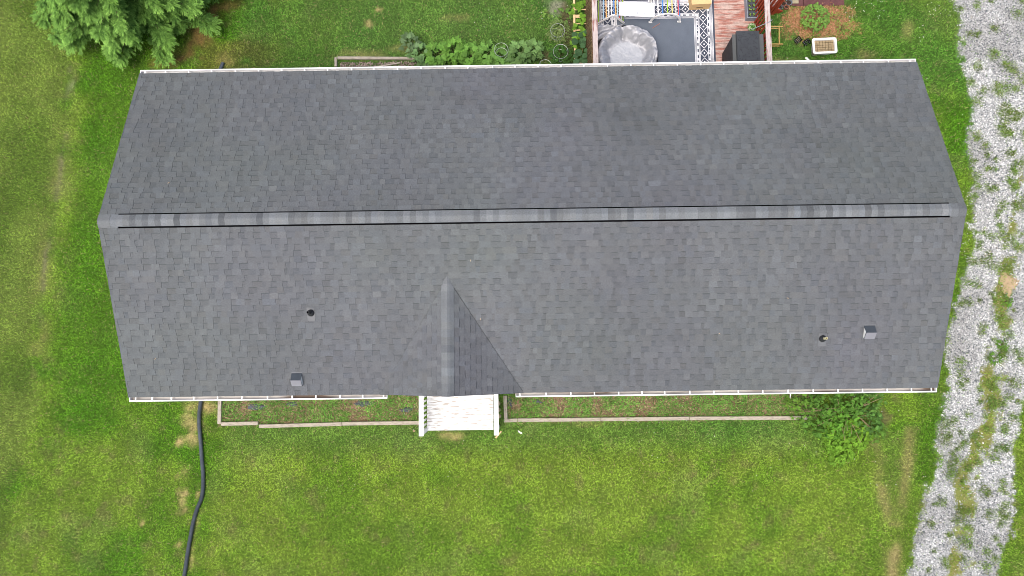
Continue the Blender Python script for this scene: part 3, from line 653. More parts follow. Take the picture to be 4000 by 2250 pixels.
# ================================================================== FRONT PORCH
px0, px1, py0, py1, pz = U(1668, 1620, .8).x, U(1927, 1620, .8).x, -5.13, -3.73, .80
RLX = (U(1645, 1620, 1.66).x, U(1938, 1620, 1.66).x)
porch = thing('front_porch', (-1.9, -4.4, 0), 'small white painted front porch with peeling boards below the roof gable', 'porch'); PO = (-1.9, -4.4, 0)
mb = MB(); yy = py0; e = (py1 - py0) / 10
for k in range(10): mb.box(px0, px1 + random.uniform(-.004, .004), yy + .0018, yy + e - .0018, pz - .03, pz); yy += e
mb.build('porch_floor', M['porchfloor'], porch, PO)
mb = MB(); mb.box(px0 + .07, px1 - .03, py0 + .01, py0 + .05, pz - .19, pz - .034); mb.box(px0 + .04, px0 + .08, py0 + .052, py1, pz - .19, pz - .034); mb.box(px1 - .07, px1 - .03, py0 + .052, py1, pz - .19, pz - .034)
mb.build('rim_joist', M['whitewood'], porch, PO)
for xx in RLX:
    mb = MB(); mb.box(xx - .045, xx + .045, py0 - .03, py0 + .06, 0, 1.62, col=(1, 1, 1)); mb.build('post', M['whitewood'], porch, PO)
    mb = MB(); mb.box(xx - .06, xx + .06, py0 - .05, py1 - .05, 1.622, 1.66); mb.build('handrail', M['whitewood'], porch, PO)
    for k in range(10):
        b = MB(); yb = py0 + .17 + k * .126; b.box(xx - .02, xx + .02, yb - .02, yb + .02, .62, 1.62); b.build('baluster', M['whitewood'], porch, PO)

# ================================================================== BED TIMBERS
def timber(a, b, label, wd=.10, h=.10, m='timber', z=0.0):
    a, b = Vector(a), Vector(b); mid = (a + b) / 2; d = b - a; o_ = MB(); L_ = d.length / 2
    o_.box(-L_, L_, -wd / 2, wd / 2, 0, h)
    o = o_.build('landscape_timber', M['timber'], bevel=.012); o.location = (mid.x, mid.y, z); o.rotation_euler = (0, 0, math.atan2(d.y, d.x))
    return tag(o, label, 'timber', 'weathered timbers edging the flower beds')
timber(U(863, 1560), U(861, 1655), 'short grey timber running from the wall beside the black drain pipe')
timber(U(868, 1655), U(1012, 1652), 'short timber at the left end of the left front bed')
timber(U(1016, 1664), U(1338, 1655), 'long weathered timber in the middle of the left front bed edge')
timber(U(1340, 1654), U(1640, 1650), 'timber of the left front bed that ends at the white porch')
timber(U(1973, 1545), U(1976, 1636), 'timber running from the wall just right of the white porch')
timber(U(1968, 1642), U(2020, 1640), 'stubby pale timber at the corner right of the white porch')
timber(U(2022, 1640), U(2345, 1637), 'left long timber of the right front bed edge')
timber(U(2347, 1637), U(2690, 1633), 'middle long timber of the right front bed edge')
timber(U(2692, 1633), U(3160, 1631), 'right long timber of the front bed that runs under the leafy shrub')
timber(U(1314, 264), U(1314, 228), 'short timber end of the pebble bed behind the house', wd=.07)
timber(U(1321, 230), U(1640, 232), 'long grey timber along the pebble bed behind the house', wd=.08)
o_ = MB(); a, b = U(1455, 264, .06), U(1562, 245, .06); o_.bar(a, b, .035, .02); tag(o_.build('wood_stake', M['timber'], None), 'thin mossy stake lying across the pebble bed', 'stake')
# landscape fabric patches
for k, (a, b, rx, ry, lab) in enumerate(((1000, 1590, 40, 14, 'torn dark weed fabric in the left front bed nearest the drain pipe'), (1140, 1578, 30, 10, 'torn dark weed fabric in the left front bed below the small box vent'), (1425, 1575, 45, 16, 'torn dark weed fabric in the left front bed at the gutter end'), (2100, 1568, 22, 10, 'dark weed fabric lump showing through weeds right of the porch'), (1990, 1570, 14, 26, 'dark weed fabric folded against the timber right of the porch'), (1590, 1600, 30, 12, 'dark weed fabric scrap close to the left porch rail'))):
    c0 = U(a, b); o_ = MB(); pts = []
    for j in range(14):
        t_ = j / 14 * 6.283; r_ = random.uniform(.6, 1.1); pts.append((math.cos(t_) * rx * PX * r_, math.sin(t_) * ry * PX * r_))
    n0 = len(o_.v)
    o_.v += [(p[0], p[1], .014) for p in pts] + [(p[0] * .5, p[1] * .5, random.uniform(.03, .06)) for p in pts] + [(0, 0, .04)]
    for j in range(14):
        j2 = (j + 1) % 14; o_.f += [(n0 + j, n0 + j2, n0 + 14 + j2, n0 + 14 + j), (n0 + 14 + j, n0 + 14 + j2, n0 + 28)]; o_.c += [(1, 1, 1)] * 2; o_.m += [0] * 2
    o = o_.build('weed_fabric', M['fabric']); o.location = c0; tag(o, lab, 'weed fabric', 'weed fabric scraps in the front beds')

# ================================================================== DRAIN PIPE
ctr = [U(*p, .07) for p in ((790, 1480), (785, 1560), (779, 1610), (778, 1660), (783, 1720), (788, 1790), (793, 1850), (793, 1900), (787, 1945), (771, 1985), (757, 2030), (747, 2080), (738, 2130), (730, 2180), (723, 2230), (712, 2290), (700, 2400))]
path = []
for i_ in range(len(ctr) - 1):
    p0, p1, p2, p3 = ctr[max(i_ - 1, 0)], ctr[i_], ctr[i_ + 1], ctr[min(i_ + 2, len(ctr) - 1)]
    for t_ in np.linspace(0, 1, 34, endpoint=False):
        t_ = float(t_); path.append(.5 * ((2 * p1) + (-p0 + p2) * t_ + (2 * p0 - 5 * p1 + 4 * p2 - p3) * t_ ** 2 + (-p0 + 3 * p1 - 3 * p2 + p3) * t_ ** 3))
mb = MB(); mb.tube(path, [.056 if (j // 1) % 2 else .047 for j in range(len(path))], 14)
o = mb.build('drain_pipe', M['pipe'], None, tuple(path[100])); tag(o, 'long black corrugated drain pipe winding down the front lawn', 'drain pipe')
mb = MB(); mb.tube([U(858, 275, .1), U(864, 262, .08), U(871, 245, .06)], .05, 12); o = mb.build('downspout_outlet', M['pipe'], None, tuple(U(864, 262, 0))); tag(o, 'stubby black pipe end poking out behind the roof gutter', 'pipe')

# ================================================================== BACK DECK
DZ = .75; dx0, dx1, dy1 = 1.93, 6.52, 8.3
deck = thing('back_deck', (4.2, 6, 0), 'raised back deck with peeling red paint and board railings', 'deck'); DO = (4.2, 6, 0)
mb = MB(); yy = 3.735; k = 0
while yy < dy1:
    mb.box(dx0 - .02, dx1 + .02, yy + .004, yy + .138, DZ - .03, DZ + random.uniform(-.0015, .0015)); yy += .142
mb.build('deck_floor', M['deckfloor'], deck, DO)
mb = MB(); mb.box(dx0, dx1, 3.74, 3.78, .5, .715); mb.box(dx0, dx1, dy1 - .06, dy1 - .02, .5, .715)
for xx in (dx0, 3.4, 5.0, dx1 - .04): mb.box(xx, xx + .04, 3.79, dy1 - .07, .52, .716)
mb.build('joists', M['redwood'], deck, DO)
for xx, s in ((1.885, -1), (6.565, 1)):
    mb = MB(); mb.box(xx - .07, xx + .07, 3.86, dy1, 1.622, 1.66); mb.build('handrail', M['railtop'], deck, DO)
    mb = MB(); mb.box(xx - .02, xx + .02, 3.86, dy1, 1.53, 1.615); mb.build('top_rail', M['redwood'], deck, DO)
    mb = MB(); mb.box(xx - .02, xx + .02, 3.86, dy1, .80, .86); mb.build('bottom_rail', M['redwood'], deck, DO)
    for yb in (3.92, 5.5, 7.1): b = MB(); b.box(xx - .042, xx + .042, yb - .042, yb + .042, 0, 1.62); b.build('post', M['redwood'], deck, DO)
    yb = 4.05
    while yb < dy1:
        if min(abs(yb - 5.5), abs(yb - 7.1)) > .06:
            b = MB(); b.box(xx - s * .055 - .016, xx - s * .055 + .016, yb - .019, yb + .019, .56, 1.60); b.build('baluster', M['redwood'], deck, DO)
        yb += .125
# stair going off to the right
sy0 = U(3010, 36, .3).y
for k in range(3):
    b = MB(); b.box(6.64 + k * .27, 6.64 + k * .27 + .26, sy0 + .05, sy0 + 1.1, DZ - .19 * (k + 1) - .035, DZ - .19 * (k + 1)); b.build('stair_tread', M['deckfloor'], deck, DO)
b = MB(); b.bar((6.62, sy0 + .02, .62), (7.5, sy0 + .02, .05), .04, .22); b.build('stringer', M['redwood'], deck, DO)
for k in range(5):
    xx = 6.70 + k * .125; b = MB(); b.box(xx - .03, xx + .03, sy0 - .03, sy0 - .005, .45 - k * .09, 1.5 - k * .09); b.build('baluster', M['redwood'], deck, DO)
b = MB(); b.box(7.24, 7.33, sy0 - .045, sy0 + .045, 0, 1.2); b.build('post', M['redwood'], deck, DO)
b = MB(); b.bar((6.64, sy0 - .02, 1.60), (7.34, sy0 - .02, 1.14), .10, .035); b.build('stair_handrail', M['redwood'], deck, DO)

# twig screen hanging outside the left railing
mb = MB()
for s in (1, -1):
    yy = 3.8
    while yy < dy1 + .5:
        z0 = .05; pts = []; ph = random.random() * 6
        y_ = yy
        for j in range(9):
            zz = .04 + 1.62 * j / 8; pts.append((1.79 + .012 * s + random.uniform(-.008, .008), min(max(y_ + s * .45 * (j / 8) + random.uniform(-.012, .012), 3.76), dy1 + .02), zz))
        t_ = random.random(); mb.tube(pts, .0075, 4, col=tuple(A_([.13, .085, .045]) * (1 - t_) + A_([.36, .26, .14]) * t_)); yy += .036
o = mb.build('twig_screen', M['net'], None, (1.79, 6, 0)); tag(o, 'woven brown twig screen hanging on the outside of the left deck railing', 'screen')

# rug ------------------------------------------------------------
RZ0 = DZ + .004
ra, rb_ = U(2335, 125, DZ), U(2792, 125, DZ); rx0, rx1 = 2.03, rb_.x; ry1 = U(2600, -4, DZ).y; ry0 = 3.95
mb = MB(); mb.box(rx0, rx1, ry0, ry1, RZ0, RZ0 + .006, mi=1)
def strip_(x0, x1, y0, y1, mi=2, z=RZ0 + .0075): mb.poly([(x0, y0, z), (x1, y0, z), (x1, y1, z), (x0, y1, z)], mi=mi)
W1 = 1 / 735.0
def ring(d0, d1, mi=2, z=RZ0 + .0075):     # rectangle frame between insets d0<d1
    X0, X1, Y0, Y1 = rx0 + d0, rx1 - d0, ry0 + d0, ry1 - d0; x0, x1, y0, y1 = rx0 + d1, rx1 - d1, ry0 + d1, ry1 - d1
    strip_(X0, X1, y1, Y1, mi, z); strip_(X0, X1, Y0, y0, mi, z); strip_(X0, x0, y0, y1, mi, z); strip_(x1, X1, y0, y1, mi, z)
for d0, d1 in ((.052, .068), (.082, .094), (.108, .120)): ring(d0, d1)
ring(.135, .205)                                   # white band that carries the dark dashes
for d0, d1 in ((.430, .444),): ring(d0, d1)
ring(.456, .526)
for d0, d1 in ((.540, .552), (.566, .580)): ring(d0, d1)
for d0 in (.150, .471):                            # dashes in the two bands
    dw = .040; z = RZ0 + .009
    for side in range(4):
        a0, a1 = (ry0 + d0, ry1 - d0) if side < 2 else (rx0 + d0, rx1 - d0); p_ = a0 + .02; j = 0
        while p_ < a1 - .06:
            ln = .085 if j % 3 == 0 else .014; q0, q1 = p_, min(p_ + ln, a1)
            if side == 0: strip_(rx1 - d0 - dw, rx1 - d0, q0, q1, 1, z)
            elif side == 1: strip_(rx0 + d0, rx0 + d0 + dw, q0, q1, 1, z)
            elif side == 2: strip_(q0, q1, ry1 - d0 - dw, ry1 - d0, 1, z)
            else: strip_(q0, q1, ry0 + d0, ry0 + d0 + dw, 1, z)
            p_ += ln + .022; j += 1
def diamond(cx, cy, hx_, hy_):
    lw = .0075; z = RZ0 + .0085
    P4 = [(hx_, 0), (0, hy_), (-hx_, 0), (0, -hy_)]
    for j in range(4):
        a, b = P4[j], P4[(j + 1) % 4]; n_ = Vector((b[1] - a[1], a[0] - b[0])).normalized() * lw
        mb.poly([(cx + a[0] - n_.x, cy + a[1] - n_.y, z), (cx + b[0] - n_.x, cy + b[1] - n_.y, z), (cx + b[0] + n_.x, cy + b[1] + n_.y, z), (cx + a[0] + n_.x, cy + a[1] + n_.y, z)], mi=2)
    k_ = .028; mb.poly([(cx + k_, cy, z), (cx, cy + k_, z), (cx - k_, cy, z), (cx, cy - k_, z)], mi=2)
dc_ = .318; nxd = round((rx1 - rx0 - 2 * dc_) / .245); nyd = round((ry1 - ry0 - 2 * dc_) / .25)
for j in range(nxd + 1):
    xx = rx0 + dc_ + (rx1 - rx0 - 2 * dc_) * j / nxd; hx_ = (rx1 - rx0 - 2 * dc_) / nxd / 2 * .97
    for yy in (ry0 + dc_, ry1 - dc_): diamond(xx, yy, .108, .112)
for j in range(1, nyd):
    yy = ry0 + dc_ + (ry1 - ry0 - 2 * dc_) * j / nyd
    for xx in (rx0 + dc_, rx1 - dc_): diamond(xx, yy, .108, .118)
strip_(rx0 + .58, rx1 - .58, ry0 + .58, ry1 - .58, 0)
o = mb.build('outdoor_rug', [M['rug'], M['rugdark'], M['rugwhite']], None, (3.7, 5.4, DZ)); tag(o, 'slate blue outdoor rug with a white diamond border on the red deck', 'rug')

# covered pool ------------------------------------------------------
pc = U(2450, 213, DZ + .28); nr, na = 46, 150; vv = []; ff = []
ci = 0
for ir in range(nr):
    rr = ir / (nr - 1); 
    for ia in range(na):
        a = 2 * math.pi * ia / na; cx_, sy_ = math.cos(a), math.sin(a)
        wr = abs(float(fbm(cx_ * 1.8 + 9 + rr * .8, sy_ * 1.8 + rr * 1.4, 1.5, 3, 31)) - .5) * 2; wr2 = abs(float(fbm(cx_ * rr * 3.4 + 3, sy_ * rr * 3.4, 1.5, 3, 33)) - .5) * 2
        inner = .60 + .05 * math.sin(a * 3 + 1) + .05 * math.sin(a * 5)
        prof = .10 + .30 * float(ss(inner - .06, .86, rr)) - .33 * float(ss(.93, 1.0, rr)) - .015 * (rr > .99)
        cr = float(ss(inner - .1, inner + .08, rr)); z = prof + cr * (.12 * (.30 - wr) + .17 * (.25 - wr2) * .8 * float(ss(.3, .6, fbm(cx_ * 1.3 + 4, sy_ * 1.3 + rr, 1.4, 2, 35)))) + .03 * (float(fbm(cx_ * rr * 9, sy_ * rr * 9, 1, 3, 36)) - .5) * (1 - .5 * float(ss(.95, 1, rr)))
        ridge = math.exp(-((a - 1.72) / .10) ** 2) * cr * (1 - float(ss(.9, 1, rr))); z -= .12 * ridge
        ro = .86 * (1 + .03 * math.sin(2 * a + 1) + .045 * (wr - .3) * cr) * (1 if rr < .9 else 1 + .05 * (rr - .9) * 10 * wr2)
        vv.append((ro * rr * cx_, ro * 1.0 * rr * sy_, max(z, .012)))
for ir in range(nr - 1):
    for ia in range(na): ff.append((ir * na + ia, ir * na + (ia + 1) % na, (ir + 1) * na + (ia + 1) % na, (ir + 1) * na + ia))
me = bpy.data.meshes.new('pool_cover'); me.from_pydata(vv, [], ff); me.materials.append(M['silver']); me.materials.append(M['silverin'])
for p_ in me.polygons: p_.use_smooth = True; p_.material_index = 1 if (p_.vertices[0] // na) < nr * .50 else 0
pool = thing('covered_pool', (pc.x, pc.y, DZ + .012), 'round silver cloth covered paddling pool in the corner of the deck', 'pool')
o = bpy.data.objects.new('pool_cover', me); COL.objects.link(o); o.parent = pool
mb = MB(); mb.lathe(0, 0, [(.86, .0), (.885, .02), (.89, .14), (.875, .22), (.83, .24)], 60); mb.build('pool_wall', M['darkcloth'], pool, smooth=True)
# loose folds of cloth towards the corner
mb = MB(); n1_, n2_ = 26, 16; base_ = []
P0 = U(2332, 102, 1.0) - pool.location; P1 = U(2432, 104, 1.0) - pool.location
for iu in range(n1_):
    for iv in range(n2_):
        u_, v_ = iu / (n1_ - 1), iv / (n2_ - 1)
        xx = P0.x + (P1.x - P0.x) * u_; yy = P0.y - (.02 + (.40 * (1 - u_) ** .7)) * v_ + .015 * math.sin(u_ * 9)
        z = .20 + .12 * math.sin(v_ * 9 + u_ * 5) * (1 - u_ * .5) * .5 + .10 * float(fbm(u_ * 5, v_ * 3, 2, 3, 40)) + .05 * u_
        base_.append(len(mb.v)); mb.v.append((xx, yy, z))
for iu in range(n1_ - 1):
    for iv in range(n2_ - 1):
        a = iu * n2_ + iv; mb.f.append((a, a + n2_, a + n2_ + 1, a + 1)); mb.c.append((1, 1, 1)); mb.m.append(0)
mb.build('loose_cloth', M['silver'], pool, smooth=True)

# climbing set --------------------------------------------------------
def rod(parent, off, a, b, m, r=.014):
    b_ = MB(); b_.tube([a, b], r, 10); b_.build('rung', m, parent, off)
yb_ = U(2385, 93, DZ).y; yt_ = U(2385, 3, DZ + .0).y
L0, Rr0 = U(2335, 95, DZ), U(2437, 91, DZ); apx = U(2397, 59, DZ + .54)
tri_ = thing('climbing_triangle', ((L0.x + Rr0.x) / 2, (yb_ + yt_) / 2, DZ), 'white climbing triangle with rainbow rungs beside the left deck railing', 'climbing frame'); TO = tuple(tri_.location)
xm = (L0.x + Rr0.x) / 2; hwx = (Rr0.x - L0.x) / 2; za = DZ + .54
for yy in (yb_, yt_):
    for s in (-1, 1):
        b_ = MB(); b_.bar((xm + s * hwx, yy, DZ + .03), (xm + s * .01, yy, za), .03, .055); b_.build('side_frame', M['rodwhite' if False else 'white'], tri_, TO)
cols_ = ['green', 'pale', 'sky', 'orange', 'rodwhite', 'rodwhite']
for j, cn in enumerate(cols_):
    t_ = (j + .3) / 6; xx = xm - hwx * (1 - t_); zz = DZ + .05 + .50 * t_; rod(tri_, TO, (xx, yb_, zz), (xx, yt_, zz), M['rod_' + cn])
for j, cn in enumerate(['blue', 'orange', 'sky', 'red', 'pale', 'green']):
    t_ = (j + .4) / 6; xx = xm + hwx * t_; zz = DZ + .55 - .50 * t_; rod(tri_, TO, (xx, yb_, zz), (xx, yt_, zz), M['rod_' + cn])
a0, a1 = U(2540, 89, DZ), U(2652, 85, DZ); xm2 = (a0.x + a1.x) / 2; hw2 = (a1.x - a0.x) / 2; yt2 = U(2600, 6, DZ).y; yb2 = (a0.y + a1.y) / 2
arch = thing('climbing_arch', (xm2, (yt2 + yb2) / 2, DZ), 'white arched climber with rainbow rungs in front of the cardboard box', 'climbing frame'); AO = tuple(arch.location)
for yy in (yb2, yt2):
    b_ = MB(); pts = [(xm2 + hw2 * math.cos(t_), yy, DZ + .05 + .46 * math.sin(t_)) for t_ in [math.pi * j / 16 for j in range(17)]]
    for a, b in zip(pts[:-1], pts[1:]): b_.bar(a, b, .03, .06)
    for s in (-1, 1): b_.box(xm2 + s * hw2 - .05, xm2 + s * hw2 + .05, yy - .022, yy + .022, DZ + .012, DZ + .04)
    b_.build('side_arch', M['white'], arch, AO)
for j, cn in enumerate(['pale', 'rodwhite', 'rodwhite', 'blue', 'green', 'yellow', 'pale', 'red', 'blue']):
    t_ = math.pi * (1 - (j + .6) / 9.4); xx = xm2 + (hw2 - .01) * math.cos(t_); zz = DZ + .06 + .44 * math.sin(t_); rod(arch, AO, (xx, yb2, zz), (xx, yt2, zz), M['rod_' + cn], .015)
q = [U(2417, 9, DZ + .55), U(2419, 61, DZ + .55), U(2555, 68, DZ + .50), U(2556, 12, DZ + .50)]
mb = MB(); 
low = [(p_.x, p_.y, p_.z) for p_ in (q[1], q[2], q[3], q[0])]; mb.hexa(low + [(a, b, c_ + .022) for a, b, c_ in low])
o = mb.build('ramp_board', M['white'], None, tuple((q[0] + q[2]) / 2)); tag(o, 'flat white ramp board bridging the two rainbow climbers', 'ramp board')
for aa, bb in ((2448, 20), (2477, 20), (2490, 52), (2518, 53)):
    c0 = U(aa, bb, DZ + .557) - o.location; s_m = MB(); s_m.box(c0.x - .006, c0.x + .006, c0.y - .03, c0.y + .03, c0.z + .010, c0.z + .014); s_m.build('hand_slot', M['potgrey'], o)
mb = MB(); mb.tube([U(2548, 110, DZ + .02), U(2577, 92, DZ + .02)], .008, 6); o = mb.build('orange_stick', M['terra'], None, tuple(U(2562, 101, DZ + .02))); tag(o, 'thin orange stick lying on the rug', 'stick')
# cardboard box
a, b = U(2702, 17, DZ + .33), U(2780, 14, DZ + .33); mb = MB(); wv = b.x - a.x
mb.box(-wv / 2, wv / 2, 0, .45, 0, .33); bxo = mb.build('cardboard_box', M['card'], None, bevel=.004); bxo.location = ((a.x + b.x) / 2, a.y, DZ + .012); bxo.rotation_euler = (0, 0, .04)
tag(bxo, 'closed brown cardboard box on the top edge of the rug', 'box')
mb = MB(); mb.box(-.10, .08, -.0025, -.0005, .12, .145); mb.build('grip_slot', M['soil'], bxo)

# plants helper -----------------------------------------------------------
SHAPES = {
 'lobed': ([0, .12, .26, .40, .52, .66, .80, 1], [.02, .20, .46, .22, .34, .14, .10, 0]),
 'oval': ([0, .2, .45, .75, 1], [.03, .26, .34, .22, 0]),
 'round': ([0, -.0, .25, .55, .8, 1], [.02, .30, .50, .50, .36, 0]),
 'narrow': ([0, .25, .6, 1], [.02, .15, .13, 0])}
def leaf(mb, p, th, L, el, shape, col, fold=.18, droop=.25, roll=0.0):
    ts, ws = SHAPES[shape]; d = Vector((math.cos(th), math.sin(th), 0)); sd_ = Vector((-math.sin(th), math.cos(th), 0)); n0 = len(mb.v); p = Vector(p)
    for t_, wv in zip(ts, ws):
        c_ = p + d * (L * t_ * math.cos(el)) + Vector((0, 0, L * t_ * math.sin(el) - droop * L * t_ * t_))
        up = Vector((0, 0, fold * wv * L)); rl = Vector((0, 0, roll * wv * L))
        mb.v += [tuple(c_), tuple(c_ + sd_ * wv * L + up + rl), tuple(c_ - sd_ * wv * L + up - rl)]
    for i_ in range(len(ts) - 1):
        a = n0 + i_ * 3
        mb.f += [(a, a + 3, a + 4, a + 1), (a, a + 2, a + 5, a + 3)]; mb.c += [col, tuple(A_(col) * 1.06)]; mb.m += [0, 0]
def plant(name, px, py, label, cat, rad, hgt, n, L, shape, col, group=None, colv=.25, stems=5, droop=.3, hues=.15, flat=False):
    g0 = U(px, py, hgt * .7); loc = Vector((g0.x, g0.y, 0)); root = thing(name, loc, label, cat, group)
    lm = MB(); sm = MB()
    for i_ in range(stems):
        t_ = i_ / stems * 6.28 + random.random(); r_ = rad * random.uniform(.3, .75)
        sm.tube([(0.01 * math.cos(t_), .01 * math.sin(t_), 0), (r_ * .4 * math.cos(t_), r_ * .4 * math.sin(t_), hgt * .5), (r_ * math.cos(t_), r_ * math.sin(t_), hgt * .85)], [.009, .007, .004], 5)
    for i_ in range(n):
        th = random.random() * 6.283; rr = rad * math.sqrt(random.random()) * .92; zz = hgt * (1 - .55 * (rr / rad) ** 2) * random.uniform(.45 if random.random() < .4 else .8, 1.0)
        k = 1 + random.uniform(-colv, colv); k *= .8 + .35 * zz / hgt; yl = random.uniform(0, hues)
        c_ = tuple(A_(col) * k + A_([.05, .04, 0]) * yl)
        leaf(lm, (rr * math.cos(th), rr * math.sin(th), zz), th + random.gauss(0, .7), L * random.uniform(.65, 1.2), random.uniform(-.25, .45), shape, c_, droop=droop, roll=random.uniform(-.3, .3))
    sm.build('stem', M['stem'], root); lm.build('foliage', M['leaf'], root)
    return root
EG = 'eggplants in a row behind the house'
egg = [(1600, 165, .24, .5, 22, 'pale eggplant at the left end of the row with loose grey green leaves'), (1640, 205, .28, .45, 30, 'leaning eggplant second in the row, beside the pebble bed'),
       (1705, 205, .32, .5, 48, 'dense eggplant third in the row from the pebble bed'), (1775, 195, .33, .55, 52, 'tall bright eggplant fourth in the row'), (1835, 210, .32, .5, 50, 'bushy eggplant in the middle of the row'),
       (1895, 205, .31, .5, 46, 'eggplant just left of the lone wire hoop'), (1960, 225, .28, .4, 36, 'low eggplant around the lone wire hoop'), (2030, 205, .33, .6, 54, 'big dark eggplant second from the right end of the row'), (2085, 190, .26, .5, 30, 'eggplant at the right end of the row with pointed leaves')]
for i_, (a, b, r_, h_, n_, lb) in enumerate(egg):
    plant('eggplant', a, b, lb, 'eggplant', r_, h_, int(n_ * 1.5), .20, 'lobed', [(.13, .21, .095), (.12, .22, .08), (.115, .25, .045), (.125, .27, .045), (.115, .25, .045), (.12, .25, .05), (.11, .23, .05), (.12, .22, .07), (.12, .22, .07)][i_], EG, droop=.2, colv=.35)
plant('tomato_plant', 2182, 115, 'feathery pale green tomato plant inside the upper wire hoop', 'tomato plant', .34, .6, 330, .09, 'narrow', (.15, .22, .07))
plant('pepper_plant', 2192, 215, 'glossy dark green pepper plant inside the double wire hoop', 'pepper plant', .34, .5, 130, .10, 'oval', (.045, .12, .025))
plant('young_vine', 2195, 65, 'small leafy seedling beside the bare soil strip left of the trellis', 'seedling', .26, .2, 26, .13, 'oval', (.12, .22, .05))
plant('young_weed', 2140, 48, 'lone bright weed growing at the lawn edge near the bare soil', 'weed', .12, .12, 9, .11, 'oval', (.16, .28, .06))
plant('flowering_bush', 3190, 62, 'bushy bright green perennial in the middle of the straw mulch', 'bush', .42, .42, 300, .085, 'oval', (.15, .28, .055))
plant('seedling', 3262, 70, 'yellow green seedling at the upper right of the straw mulch', 'seedling', .20, .18, 40, .085, 'narrow', (.20, .30, .06), 'young plants in the straw mulch')
plant('seedling', 3290, 105, 'yellow green seedling at the right rim of the straw mulch', 'seedling', .19, .18, 36, .085, 'narrow', (.20, .30, .06), 'young plants in the straw mulch')
plant('seedling', 3150, 92, 'yellow green seedling left of the bushy plant in the mulch', 'seedling', .17, .12, 26, .08, 'narrow', (.20, .32, .05), 'young plants in the straw mulch')
plant('seedling', 3188, 137, 'small seedling just above the white tub', 'seedling', .09, .1, 12, .07, 'narrow', (.18, .30, .05), 'young plants in the straw mulch')
plant('seedling', 3195, 108, 'small seedling between the bushy plant and the white tub', 'seedling', .10, .1, 14, .07, 'narrow', (.13, .22, .05), 'young plants in the straw mulch')
for a, b, lb in ((1000, 1618, 'rosette weed near the left end of the left front bed'), (1632, 1632, 'bright rosette weed just left of the porch corner'), (2085, 1585, 'long leaved rosette weed behind the right bed corner'), (2050, 1610, 'small rosette weed right of the porch timber'), (1350, 1630, 'rosette weed in the middle of the left front bed')):
    plant('rosette_weed', a, b, lb, 'weed', .10, .06, 22, .12, 'narrow', (.12, .22, .04), 'rosette weeds in the front beds', droop=.1)
for a, b, lb in ((3935, 1175, 'light green weed beside the bare dirt patch on the drive'), (3920, 1345, 'leafy weed in the grass strip below the dirt patch'), (3890, 1400, 'leafy weed on the left of the drive grass strip')):
    plant('drive_weed', a, b, lb, 'weed', .16, .12, 50, .09, 'narrow', (.10, .22, .03), 'leafy weeds on the drive')
# shrub at the front right corner, spilling over the lawn
sh = U(3300, 1640); shrub = thing('leafy_shrub', (sh.x, sh.y, 0), 'sprawling light green shrub at the right end of the front bed', 'shrub')
lm = MB(); sm = MB()
blobs = [(3130, 1590, .5, .5, (.12, .24, .035), 90), (3230, 1570, .5, .7, (.085, .19, .03), 150), (3330, 1565, .55, .8, (.09, .21, .03), 190), (3400, 1560, .45, .7, (.10, .21, .04), 110),
         (3200, 1640, .6, .5, (.09, .21, .03), 190), (3290, 1650, .6, .6, (.11, .26, .03), 240), (3390, 1640, .5, .6, (.09, .20, .04), 210), (3260, 1710, .5, .45, (.15, .31, .03), 190), (3340, 1700, .55, .5, (.16, .32, .03), 220), (3290, 1770, .35, .35, (.16, .32, .03), 80), (3420, 1690, .35, .4, (.10, .21, .03), 110), (3190, 1700, .3, .3, (.13, .24, .035), 60), (3270, 1800, .22, .2, (.14, .28, .03), 45), (3110, 1580, .3, .3, (.15, .27, .04), 40)]
for a, b, r_, h_, c_, n_ in blobs:
    q_ = U(a, b, h_ * .6); bx_, by_ = q_.x - sh.x, q_.y - sh.y
    if r_ > .4:
        for j in range(3):
            tj = random.random() * 6.28; sm.tube([(0, .2, 0), (bx_ * .5, by_ * .5 + .1, h_ * .6), (bx_ + .2 * math.cos(tj), by_ + .2 * math.sin(tj), h_ * 1.0)], [.014, .009, .004], 5)
    for j in range(int(n_ * .85)):
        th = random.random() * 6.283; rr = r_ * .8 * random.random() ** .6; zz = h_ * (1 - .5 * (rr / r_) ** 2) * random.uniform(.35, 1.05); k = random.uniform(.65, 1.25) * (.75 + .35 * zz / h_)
        if random.random() < .5:     # leaves grow in small whorls on twig tips
            for m_ in range(3): leaf(lm, (bx_ + rr * math.cos(th), by_ + rr * math.sin(th), zz), th + (m_ - 1) * .8 + random.gauss(0, .3), random.uniform(.07, .12), random.uniform(-.2, .5), 'oval' if random.random() < .3 else 'narrow', tuple(A_(c_) * k * random.uniform(.9, 1.1)), roll=random.uniform(-.4, .4))
        else: leaf(lm, (bx_ + rr * math.cos(th), by_ + rr * math.sin(th), zz), th + random.gauss(0, .8), random.uniform(.06, .12), random.uniform(-.2, .4), 'narrow', tuple(A_(c_) * k), roll=random.uniform(-.4, .4))
sm.build('branches', mat('shrub_twig', (.30, .21, .13), .8, 10, .2), shrub); lm.build('foliage', M['leaf'], shrub)

